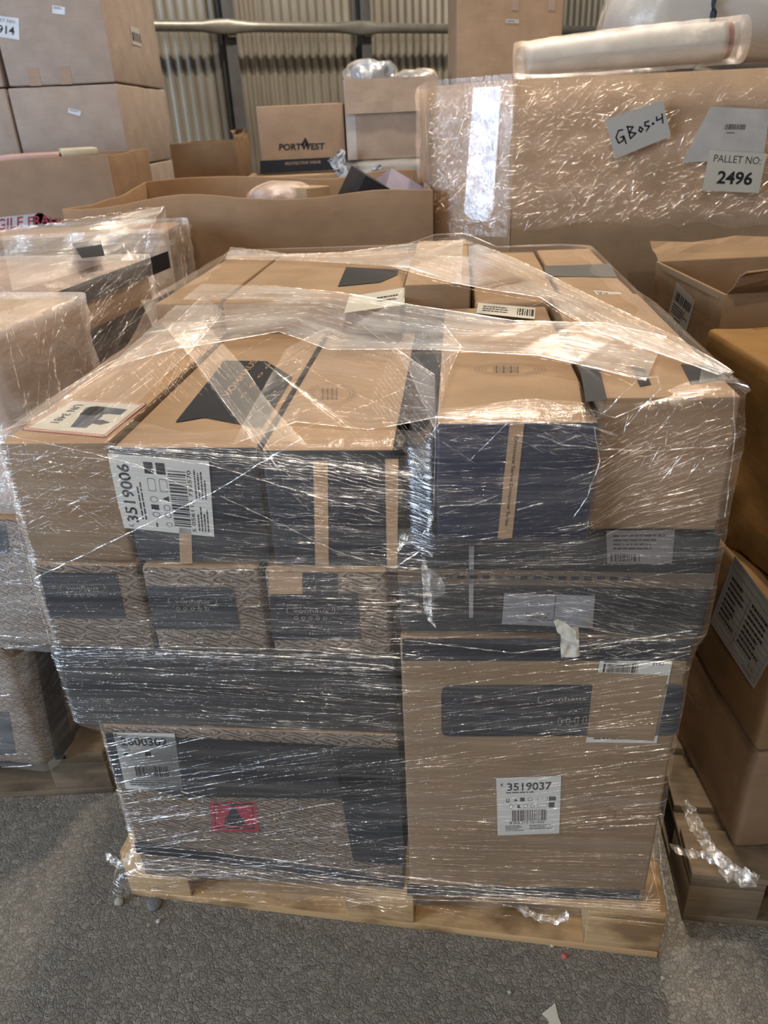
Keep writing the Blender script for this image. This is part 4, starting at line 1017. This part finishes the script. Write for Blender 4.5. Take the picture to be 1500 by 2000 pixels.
def open_box(label, x0, x1, y0, y1, z0, z1, mat, inner=None, t=.006, group=None, O=None, yaw=0, flaps=(), wave=0., name='open_carton', cat='open box', fl_len=.16, seed=1, zfront=None):
    O = O or Vector((0, 0, 0)); ux = Vector((math.cos(yaw), math.sin(yaw), 0)); uy = Vector((-math.sin(yaw), math.cos(yaw), 0))
    c = O+ux*(x0+x1)/2+uy*(y0+y1)/2; c.z = z0; r_ = root(name, label, cat, c, yaw, group); hx, hy, h = (x1-x0)/2, (y1-y0)/2, z1-z0
    def wf(v):
        if wave and v.z > h*.3: k = (v.z-h*.3)/(h*.7); return Vector((v.x+wave*.6*k*noise.noise(Vector((v.y*3, 1, seed))), v.y+wave*k*noise.noise(Vector((v.x*2.6, 5, seed))), v.z+wave*.8*k*noise.noise(Vector((v.x*2.5, v.y*2.5, seed+3)))))
        return v
    kw = dict(r=t*.35, step=.06, warp=wf)
    slab('front_wall', -hx, hx, -hy, -hy+t, 0, h, mat, r_, **kw); slab('back_wall', -hx, hx, hy-t, hy, 0, h, mat, r_, **kw)
    slab('side_wall', -hx, -hx+t, -hy+t, hy-t, 0, h, mat, r_, **kw); slab('side_wall', hx-t, hx, -hy+t, hy-t, 0, h, mat, r_, **kw)
    slab('base', -hx+t, hx-t, -hy+t, hy-t, 0, t, mat, r_, r=.001, step=.3)
    for f, ang in flaps:
        a = math.radians(ang); L_ = fl_len; pr_ = []
        if f in ('front', 'back'):
            s = -1 if f == 'front' else 1; P0 = Vector((-hx, s*hy, h)); d = Vector((0, s*math.sin(a), math.cos(a))); A_ = Vector((1, 0, 0)); W_ = hx*2
        else:
            s = -1 if f == 'left' else 1; P0 = Vector((s*hx, -hy, h)); d = Vector((s*math.sin(a), 0, math.cos(a))); A_ = Vector((0, 1, 0)); W_ = hy*2
        nn = d.cross(A_).normalized()*t*.7; vs, fs, uv_ = [], [], []; NI = 10
        for side in (0, 1):
            for i in range(NI+1):
                for j in range(4): q = P0+A_*(W_*(.01+.98*i/NI))+d*(L_*j/3)+nn*side+nn*1.5*noise.noise(Vector((i*.5, j*.8, seed)))*j; vs.append(q); uv_.append((W_*i/NI, L_*j/3))
        o_ = (NI+1)*4
        for i in range(NI):
            for j in range(3): q = i*4+j; fs += [(q, q+1, q+5, q+4), (o_+q, o_+q+4, o_+q+5, o_+q+1)]
            fs += [(i*4+3, o_+i*4+3, o_+i*4+7, i*4+7), (i*4, i*4+4, o_+i*4+4, o_+i*4)]
        for i in (0, NI):
            for j in range(3): q = i*4+j; fs.append((q, q+o_, q+o_+1, q+1))
        mesh_obj('flap', vs, fs, mat, r_, uv_, False, local=True)
    class B_: pass
    b = B_(); b.root = r_; b.M = RMAT[r_.name]; b.I = RINV[r_.name]; b.F = {'front': (Vector((-hx, -hy, 0)), Vector((1, 0, 0)), Z, Vector((0, -1, 0))), 'right': (Vector((hx, -hy, 0)), Vector((0, 1, 0)), Z, Vector((1, 0, 0))), 'left': (Vector((-hx, hy, 0)), Vector((0, -1, 0)), Z, Vector((-1, 0, 0)))}
    b.ab = lambda face, px, py: Box.ab(b, face, px, py); b.pt = lambda face, ab, off=0.: Box.pt(b, face, ab, off)
    return b
OR_ = open_box('open empty brown carton with a shipping label on its left side, right of the load', .757, 1.36, 1.63, 2.06, .60, 1.085, K2, flaps=(('back', 65), ('front', 50)), fl_len=.09, seed=2)
decal(OR_, 'left', [(.02, .47), (.41, .47), (.41, .483), (.02, .483)], KW, 'crushed_edge', px=False)
sticker(OR_, 'left', [(1300, 636), (1336, 664), (1358, 588), (1322, 552)], [('bar', .1, .66, .9, .86, 18), ('lines', .1, .36, .9, .6, 4), ('bar', .06, .03, .94, .24, 16), ('lines', .3, .26, .8, .32, 1)], label='white courier label')
rb_('brown carton supporting the open carton on the right pallet', .70, 1.40, 1.66, 2.1, .142, .597, KD)

# ---- octagonal bin wrapped in film, back right
def octbin(label, x0, x1, y0, y1, z1, ch, mat):
    cx, cy = (x0+x1)/2, (y0+y1)/2; r_ = root('octagonal_bin', label, 'large cardboard bin', Vector((cx, cy, 0)))
    P = [(x0+ch, y0), (x1-ch, y0), (x1, y0+ch), (x1, y1-ch), (x1-ch, y1), (x0+ch, y1), (x0, y1-ch), (x0, y0+ch)]
    def build(nm, off, za, zb, cap, m):
        pts = []; per = []
        for i in range(8):
            a, b = Vector(P[i]), Vector(P[(i+1) % 8]); k = max(2, int((b-a).length/.04))
            for q in range(k): per.append(a.lerp(b, q/k))
        c = Vector((cx, cy)); vs, fs, uv_ = [], [], []; nz = 16; d = 0; per.append(per[0])
        for i, p in enumerate(per):
            if i: d += (p-per[i-1]).length
            nrm = (p-c).normalized()
            for j in range(nz+1):
                z = za+(zb-za)*j/nz; w_ = off+.008*noise.noise(Vector((d*3, z*4, 1+off*100)))*(j > 0)
                q = p+nrm*w_; vs.append((q.x, q.y, z)); uv_.append((d, z))
        for i in range(len(per)-1):
            for j in range(nz): a = i*(nz+1)+j; fs.append((a, a+nz+1, a+nz+2, a+1))
        if cap:
            k = len(vs); vs.append((cx, cy, zb)); uv_.append((0, 0))
            for i in range(len(per)-1): fs.append((i*(nz+1)+nz, (i+1)*(nz+1)+nz, k))
        return vs, fs, uv_
    v, f, u = build('body', 0, 0, z1, True, mat); mesh_obj('body', v, f, mat, r_, u)
    return r_, build, P
B2, bb, BP = octbin('tall octagonal tan bin number 2496 behind the load on the right', .215, 1.62, 2.46, 3.62, 1.535, .22, card((.47, .33, .21)))
wb = root('stretch_wrap', 'crinkled glinting film round the upper part of the tall octagonal bin 2496', 'plastic wrap', Vector((.9, 3.0, 1.0)))
v, f, u = bb('w', .014, 1.135, 1.55, False, None)
for i in range(len(v)):
    p = Vector(v[i]); q = (p-Vector((.92, 3.04, p.z))).normalized()*(.008*noise.noise(Vector((u[i][0]*30, u[i][1]*30, 2)))); zz = p.z
    if abs(zz-1.135) < .001: zz += .05*noise.noise(Vector((u[i][0]*6, 1, 1)))-.03*(u[i][0] > .5)
    v[i] = (p.x+q.x, p.y+q.y, zz)
mesh_obj('wrap_sheet', v, f, F_CR, wb, u)
rr = random.Random(11); ls = []
oa, ob, oc = Vector((.215, 2.68, 0)), Vector((.435, 2.46, 0)), Vector((1.40, 2.46, 0))
def octp(s, z, off=.026):
    l1 = (ob-oa).length
    if s < l1: p = oa.lerp(ob, s/l1); n_ = Vector((-1, -1, 0)).normalized()
    else: p = ob+Vector((s-l1, 0, 0)); n_ = Vector((0, -1, 0))
    return p+n_*off+Z*z, n_
for _ in range(1500):
    m = rr.random(); s = rr.uniform(.0, 1.2); z = rr.uniform(1.14, 1.52); a = math.radians(rr.choice((rr.gauss(25, 25), rr.gauss(40, 12), rr.gauss(0, 15)))); l_ = rr.uniform(.006, .05)*(2 if rr.random() < .1 else 1)
    if s > .75 and z > 1.36 and rr.random() < .7: continue
    k = max(3, int(l_/.008)); pts = []
    for i in range(k+1):
        t = i/k-.5; ss = s+t*l_*math.cos(a); zz = z+t*l_*math.sin(a)
        if not 0 < ss < 1.25: continue
        p, n_ = octp(ss, zz); pts.append((p, n_, rr.uniform(.0006, .0018)*(1-abs(t*1.6))))
    if len(pts) > 2: ls.append(pts)
ribbons('crease', ls, crease_mat('film_glint', .05, 1.0, .12), wb)['kind'] = 'stuff'
RTb = film('painted_glare_strip', .55, .9, 30, 90, .6, .6, .2, .8, .8, (.72, .80, .95))  # tape strip coloured bluish white to stand for reflected daylight
def on_oct(x, y, off):        # nearest front plane of the bin
    a = pP(x, y, Vector((0, 2.46-off, 0)), Vector((0, 1, 0)))
    b = pP(x, y, oa+Vector((-1, -1, 0)).normalized()*off, Vector((1, 1, 0)).normalized())
    return a if a.x > .435 else b
def paper(name, label, cat, px, items, mat, off=.03, lab=True, extra=None, parent=None):
    P = [on_oct(x, y, off) for x, y in px]; c = sum(P, Vector())/4
    r_ = root(name, label, cat, Vector((c.x, c.y, c.z))) if parent is None else parent
    class F_: pass
    b = F_(); b.root = r_; yw = 0 if c.x > .435 else -math.pi/4
    b.M = RMAT[r_.name]; b.I = RINV[r_.name]
    n_ = (P[1]-P[0]).cross(P[3]-P[0]).normalized(); a_ = (P[1]-P[0]).normalized(); b2 = n_.cross(a_)
    b.F = {'f': (b.I @ P[0], a_, b2, n_)}; b.pt = lambda face, ab, o=0.: b.F['f'][0]+a_*ab[0]+b2*ab[1]+n_*o
    Q = [Vector(((p-P[0]).dot(a_), (p-P[0]).dot(b2))) for p in P]
    sticker(b, 'f', Q, items, mat, px=False, name='sheet', lift=.0005)
    return b
paper('pallet_number_sheet', 'cream sheet reading PALLET NO: 2496 taped to the octagonal bin', 'paper', [(1371, 372), (1482, 377), (1497, 300), (1386, 293)],
      [('t', 'PALLET NO:', .10, .72, .93, .90, .0), ('t', '2496', .22, .18, .84, .52, .03)], PAPERC, .036)
paper('handwritten_sheet', 'tilted white sheet handwritten GB0504 taped to the octagonal bin', 'paper', [(1202, 310), (1310, 266), (1294, 196), (1182, 234)],
      [('pen', p_, .0022) for p_ in ([(.24, .62), (.17, .64), (.10, .5), (.12, .34), (.20, .36), (.23, .46), (.17, .46)], [(.23, .46), (.24, .26)], [(.33, .66), (.33, .34)], [(.32, .66), (.42, .60), (.34, .50), (.44, .42), (.33, .34)],
      [(.53, .54), (.50, .46), (.53, .40), (.57, .46), (.53, .54)], [(.70, .60), (.63, .60), (.62, .52), (.69, .47), (.62, .38)], [(.75, .48), (.77, .50), (.75, .51), (.75, .48)], [(.84, .64), (.83, .54), (.93, .56)], [(.94, .66), (.92, .42)])], PAPER, .034)
paper('barcode_sheet', 'torn white sheet with a small barcode above the 2496 sheet', 'paper', [(1332, 317), (1490, 312), (1504, 214), (1388, 208)],
      [('bar', .36, .60, .66, .70, 30), ('lines', .42, .52, .6, .56, 1)], flatmat('greyed_paper', (.56, .54, .50), .6), .028)
q = [on_oct(x, y, .016) for x, y in ((920, 428), (948, 432), (962, 410), (978, 168), (925, 172), (906, 415))]
sb = mesh_obj('painted_glare_strip', q+[p+Vector((.003, .003, 0)) for p in q], [tuple(range(6))]+[(i, (i+1) % 6, (i+1) % 6+6, i+6) for i in range(6)], RTb, wb, [(p.x-p.y, p.z) for p in q]*2, False)

# soft wrapped things lying on the bin
def lump_obj(name, label, cat, c, size, mat, rot=(0, 0, 0), e=.5, amp=.08, seed=0, part='body', filmm=None, slope=0.):
    r_ = root(name, label, cat, Vector((c[0], c[1], c[2])))
    def mk(nm, g, m, am):
        vs, fs, uv_ = [], [], []; NU, NV = 72, 40
        R_ = Matrix.Rotation(rot[2], 3, 'Z') @ Matrix.Rotation(rot[1], 3, 'Y') @ Matrix.Rotation(rot[0], 3, 'X')
        sg = lambda x, p: math.copysign(abs(x)**p, x)
        for i in range(NV+1):
            ph = -math.pi/2+math.pi*i/NV
            for j in range(NU):
                th = 2*math.pi*j/NU
                p = Vector((sg(math.cos(ph), e)*sg(math.cos(th), e)*(size[0]+g), sg(math.cos(ph), e)*sg(math.sin(th), e)*(size[1]+g), sg(math.sin(ph), e)*(size[2]+g)))
                p *= 1+am*noise.noise(p*7+Vector((seed, 0, 0)))+am*.5*noise.noise(p*22+Vector((seed, 3, 0)))
                p.z += slope*p.x
                vs.append(R_ @ p+Z*size[2]); uv_.append((th*size[0]*.6, ph*size[1]))
        for i in range(NV):
            for j in range(NU): fs.append((i*NU+j, i*NU+(j+1) % NU, (i+1)*NU+(j+1) % NU, (i+1)*NU+j))
        return mesh_obj(nm, vs, fs, m, r_, uv_, local=True)
    mk(part, 0, mat, amp*.5)
    if filmm: mk('film_cover', .008, filmm, amp)
    return r_
WHITECL = flatmat('white_fabric', (.50, .48, .45), .8, .2, 0, .06, .3)
F_SOFT = film('soft_film', .08, .26, 10, 30, .5, .14, .16, 1., 1.3)
bd = lump_obj('wrapped_bundle', 'film-wrapped white soft bundle with a dark band, top right on the bin', 'bundle', (1.27, 3.15, 1.575), (.37, .22, .12), WHITECL, (0, .16, 0), .45, .10, 3, 'cloth', F_SOFT)
tube('band', [Vector((-.11, .235*math.cos(a), .12+.02+.150*math.sin(a))) for a in [k*math.pi/14 for k in range(29)]], .03, NAVY, None, 8, flat=lambda i: (.12, 1)).parent = bd
rlr = root('wrapped_roll', 'long film-wrapped white roll with a reddish end lying across the bin', 'roll', Vector((.87, 2.80, 1.55)))
n_ = 30; a_, b_ = Vector((-.34, .02, .05)), Vector((.28, -.02, .075))
tube('roll', [a_.lerp(b_, i/n_) for i in range(n_+1)], [.035+.020*math.sin(math.pi*min(1, (i+4)/24)/2) for i in range(n_+1)], flatmat('cream_plastic', (.46, .43, .38), .5), None, 20).parent = rlr
tube('red_end', [a_.lerp(b_, 1+.004*i) for i in range(8)], .050, flatmat('dull_red', (.25, .10, .07), .5), None, 20).parent = rlr
o = tube('film_cover', [a_.lerp(b_, -.06+i/n_*1.16) for i in range(n_+1)], [.048+.018*math.sin(math.pi*min(1, (i+4)/24)/2)+.004*noise.noise(Vector((i*.7, 0, 0))) for i in range(n_+1)], F_SOFT, None, 24); o.parent = rlr
open_box('shallow glossy brown tray behind the roll on the bin', .64, .92, 3.0, 3.3, 1.55, 1.62, flatmat('orange_brown_board', (.32, .19, .08), .3, .6), name='tray', cat='tray', t=.02)

# ---- big open bin in the middle
GB = open_box('big low open cardboard bin with wavy rim full of odd goods, behind the load', -.99, .205, 2.60, 3.60, .0, 1.245, card((.44, .29, .175)), t=.010, wave=.055, name='open_bin', cat='large cardboard bin', seed=5)
decal(GB, 'front', [(.02, .98), (1.15, .93), (1.15, .936), (.02, .986)], KD, 'fold_line', px=False)
decal(GB, 'front', [(.36, .75), (.363, .75), (.345, 1.2), (.342, 1.2)], KD, 'fold_line', px=False)
PB = Box('black_box', 'tilted matt black box poking out of the big open bin', -.10, .08, -.09, .09, .98, 1.30, BLACKBOX, O=Vector((-.115, 2.86, 1.14)), yaw=.35, cat='box', r=.003)
PB.root.rotation_euler = (.15, .52, .35)
LIL = flatmat('lilac_board', (.26, .23, .32), .6)
lp = root('lilac_box', 'lilac box with a pyramid-shaped lid in the big open bin', 'box', Vector((.085, 2.93, 1.09)), .5)
a = .13; vs = [(-a, -a, 0), (a, -a, 0), (a, a, 0), (-a, a, 0), (-a, -a, .10), (a, -a, .10), (a, a, .10), (-a, a, .10), (0, 0, .205)]
mesh_obj('body', vs[:8], [(0, 1, 5, 4), (1, 2, 6, 5), (2, 3, 7, 6), (3, 0, 4, 7), (3, 2, 1, 0), (4, 5, 6, 7)], LIL, lp, [(v[0], v[2]) for v in vs[:8]], False, local=True)
mesh_obj('lid', vs[4:], [(0, 1, 4), (1, 2, 4), (2, 3, 4), (3, 0, 4), (3, 2, 1, 0)], LIL, lp, [(v[0], v[1]) for v in vs[4:]], False, local=True)
lump_obj('bagged_parcel', 'small clear bagged pinkish parcel beside the black box in the big open bin', 'parcel', (-.31, 2.80, 1.165), (.10, .08, .05), flatmat('pinkish_card', (.45, .32, .26), .6), e=.7, amp=.25, seed=9, filmm=F_SOFT)
Box('cardboard_box_corner', 'small tan carton corner sticking up between the parcel and black box', -.05, .05, -.05, .05, 1.02, 1.26, KW, O=Vector((-.20, 2.74, 0)), yaw=.7, cat='small box', r=.003)
slf = Box('goods_fill', 'flat layer of folded cartons filling the big open bin', -.97, .18, 2.63, 3.57, .02, 1.02, KD, cat='folded cartons')

# ---- open carton with FRAGILE tape, left
FC = open_box('open carton with torn red-lettered FRAGILE tape, holding striped packets, left', -1.75, -1.01, 3.25, 3.85, 1.00, 1.375, card((.40, .27, .18)), t=.008, wave=.02, seed=8)
sticker(FC, 'front', [(-60, 462), (110, 440), (108, 414), (-60, 430)], [('t', 'FRAGILE', .04, .15, .62, .85, .02), ('t', 'FRAGILE', .68, .15, 1.2, .85, .02)], flatmat('pale_tape', (.5, .46, .45), .4), RED, name='tape')
decal(FC, 'front', [(64, 424), (110, 384), (112, 440), (66, 446)], flatmat('grey_tape_dark', (.11, .095, .11), .4), 'tape')
Box('cardboard_carton', 'brown carton below the open carton with FRAGILE tape, mostly hidden', -1.75, -1.01, 3.25, 3.85, 0, .995, K2, group='background cartons')
for k, (x, y, m, lab) in enumerate(((-1.62, 3.42, flatmat('yellow_black', (.60, .45, .20), .5), 'yellow packet with slanted black stripes in the FRAGILE carton'), (-1.36, 3.40, flatmat('pink_packet', (.62, .40, .36), .5), 'pale pink packet on top of the open FRAGILE carton'), (-1.20, 3.44, flatmat('cream_packet', (.66, .58, .42), .5), 'cream packet nearest the right corner of the open FRAGILE carton'))):
    b = Box('flat_packet', lab, -.16+.05*k, .14-.03*k, -.1, .1, 1.345+.012*k, 1.375+.012*k, m, O=Vector((x, y, 0)), yaw=.2*k, cat='packet', group=None, r=.008)
    if k == 0:
        for q in range(2): decal(b, 'top', [(.02+.12*q, .01), (.10+.12*q, .01), (.16+.12*q, .19), (.08+.12*q, .19)], INK, 'stripe', px=False)
slf2 = Box('carton_fill', 'stack of packets filling the open FRAGILE carton', -1.73, -1.03, 3.28, 3.82, 1.01, 1.335, K3, cat='packets')

# ---- tall stack of pale cartons, back left
PK = card((.50, .42, .37))
names = [('left', -2.30, -1.625), ('right', -1.615, -1.12)]
for side, x0_, x1_ in names:
    for k, (za, zb) in enumerate(((0, .60), (.604, 1.296), (1.300, 1.645), (1.649, 2.25))):
        tier = ('bottom tier', 'second tier from below', 'third tier from below', 'topmost tier')[k]
        b = Box('cardboard_carton', f'pale carton in the tall back left stack, {side} column, {tier}', x0_+.01*(k % 2), x1_, 3.92, 4.85, za, zb, PK, group='tall stack of pale cartons', r=.008, dent=.003, step=.12)
        if side == 'right' and k >= 2:
            tq = decal(b, 'front', [(.10, 0), (.15, 0), (.15, .07), (.10, .07)], KPINK, 'tape_strip', px=False); decal(b, 'front', [(.24, 0), (.29, 0), (.29, .07), (.24, .07)], KPINK, 'tape_strip', px=False)
        if side == 'right' and k == 3:
            sticker(b, 'front', [(102, 26), (127, 29), (127, 14), (102, 10)], [('lines', .1, .6, .9, .9, 2)], flatmat('cool_paper', (.70, .74, .80), .5), label='small white label')
            sticker(b, 'right', [(258, 86), (277, 92), (270, 56), (254, 50)], [('bar', .1, .2, .9, .7, 6)], PAPER, label='small white label'); TOPR = b
        if side == 'right' and k == 2:
            sticker(b, 'front', [(133, 220), (157, 227), (158, 217), (134, 211)], [('lines', .1, .5, .9, .9, 2)], flatmat('cool_paper', (.70, .74, .80), .5), label='small white label')
sticker(TOPR, 'front', [(-28, 68), (38, 78), (37, 36), (-28, 27)], [('t', '3914', .20, .18, .86, .58, .02), ('t', 'PALLET NO:', .1, .74, .9, .88, 0)], flatmat('cool_paper', (.70, .74, .80), .5), label='white sheet reading 3914')

# ---- things against the wall
open_box('open dark brown carton between the pale stack and the steel post', -.99, -.66, 4.2, 4.7, 1.21, 1.385, KD, name='open_carton', flaps=(('right', -10),), fl_len=.05)
Box('cardboard_carton', 'brown carton under the open dark carton beside the pale stack', -1.08, -.64, 4.15, 4.75, 0, 1.205, K2, group='background cartons', r=.01)
Box('cardboard_carton', 'light tan carton carrying the box with the flame logo', -.56, -.105, 3.92, 4.5, 0, 1.232, KW, group='background cartons', r=.01)
PW = Box('printed_carton', 'tan carton with PORTWEST lettering and black base band at the back', -.512, -.103, 4.0, 4.3, 1.236, 1.527, card((.52, .36, .24)), r=.005, group='background cartons')
decal(PW, 'front', [(508, 340), (670, 331), (670, 306), (508, 314)], INK, 'printed_band')
pr = Print(PW, 'front'); pr.text('PORTWEST', PW.ab('front', 545, 294), PW.ab('front', 634, 292), PW.ab('front', 545, 281), .03)
fm = [PW.ab('front', x, y) for x, y in ((588, 283), (596, 268), (604, 282), (600, 286), (596, 278), (592, 287))]; pr.poly(fm); pr.done('printed_logo', PRINT)
pr = Print(PW, 'front', .0014); pr.text('PROTECTIVE WEAR', PW.ab('front', 557, 323), PW.ab('front', 627, 319), PW.ab('front', 557, 317), .02); pr.done('printing', KPINK)
WC = open_box('open white-lined tan carton with folded-down flap and plastic bags on top', -.092, .345, 3.92, 4.3, 1.285, 1.615, card((.56, .43, .33)), flaps=(('front', 172),), fl_len=.14, seed=4)
decal(WC, 'front', [(.0, .0), (.045, .0), (.045, .33), (.0, .33)], flatmat('white_board', (.62, .56, .50), .6), 'white_strip', px=False)
Box('carton_fill', 'bagged goods inside the open white-lined carton', -.08, .333, 3.94, 4.28, 1.295, 1.59, K2, cat='goods')
lump_obj('plastic_bag', 'crumpled bluish clear plastic bag on the open white-lined carton', 'plastic bag', (.06, 4.08, 1.58), (.10, .08, .06), flatmat('bluish_plastic', (.27, .31, .38), .25, .6), e=.9, amp=.7, seed=4, filmm=F_SOFT)
lump_obj('plastic_bag', 'crumpled grey clear plastic bag right of the bluish one on the open carton', 'plastic bag', (.24, 4.08, 1.58), (.09, .08, .035), flatmat('greyish_plastic', (.27, .27, .26), .25, .6), e=.9, amp=.6, seed=14, filmm=F_SOFT)
lump_obj('wrapped_parcel', 'long parcel wrapped in loose clear film under the open white-lined carton', 'parcel', (.12, 4.08, 1.155), (.25, .20, .064), flatmat('grey_goods', (.40, .38, .35), .5), e=.45, amp=.16, seed=6, filmm=F_SOFT)
rg = root('loose_film', 'bluish white loose film hanging from the wrapped parcel beside the flame-logo box', 'plastic wrap', pY(660, 330, 3.85))
for pl_, wd_ in (([(670, 292, 3.84), (660, 318, 3.83), (672, 345, 3.82), (680, 362, 3.81)], [.01, .03, .025, .008]), ([(645, 310, 3.84), (655, 326, 3.83), (668, 336, 3.82)], [.012, .014, .005]), ([(745, 322, 3.84), (728, 340, 3.83), (708, 362, 3.82)], [.012, .012, .006]), ([(842, 322, 3.84), (846, 345, 3.83), (838, 365, 3.82)], [.01, .012, .005])):
    rag('hanging_film', pl_, wd_, rg, flatmat('milky_plastic', (.60, .63, .68), .3, .5), N=Vector((0, -1, .1)), crump=.03, f=lambda x, y, Y: pY(x, y, Y))
Box('cardboard_carton', 'pinkish brown carton under the wrapped parcel at the back', -.10, .37, 3.86, 4.35, 0, 1.15, KPINK, group='background cartons', r=.01)
TC = Box('cardboard_carton', 'tall plain tan carton standing behind the octagonal bin', .40, .85, 3.72, 4.1, 1.35, 2.20, card((.52, .365, .24)), group='background cartons', r=.006, step=.1, dent=.003)
sticker(TC, 'front', [(988, 45), (1014, 46), (1014, 38), (988, 37)], [('lines', .1, .3, .9, .7, 1)], PAPER, label='small white label')
for x_ in (1008, 1080): decal(TC, 'front', [(x_-9, 20), (x_+6, 21), (x_+5, -30), (x_-10, -30)], KPINK, 'tape_strip')
Box('cardboard_carton', 'brown carton carrying the tall plain tan carton, hidden behind the octagonal bin', .38, .9, 3.70, 4.2, 0, 1.346, K2, group='background cartons')
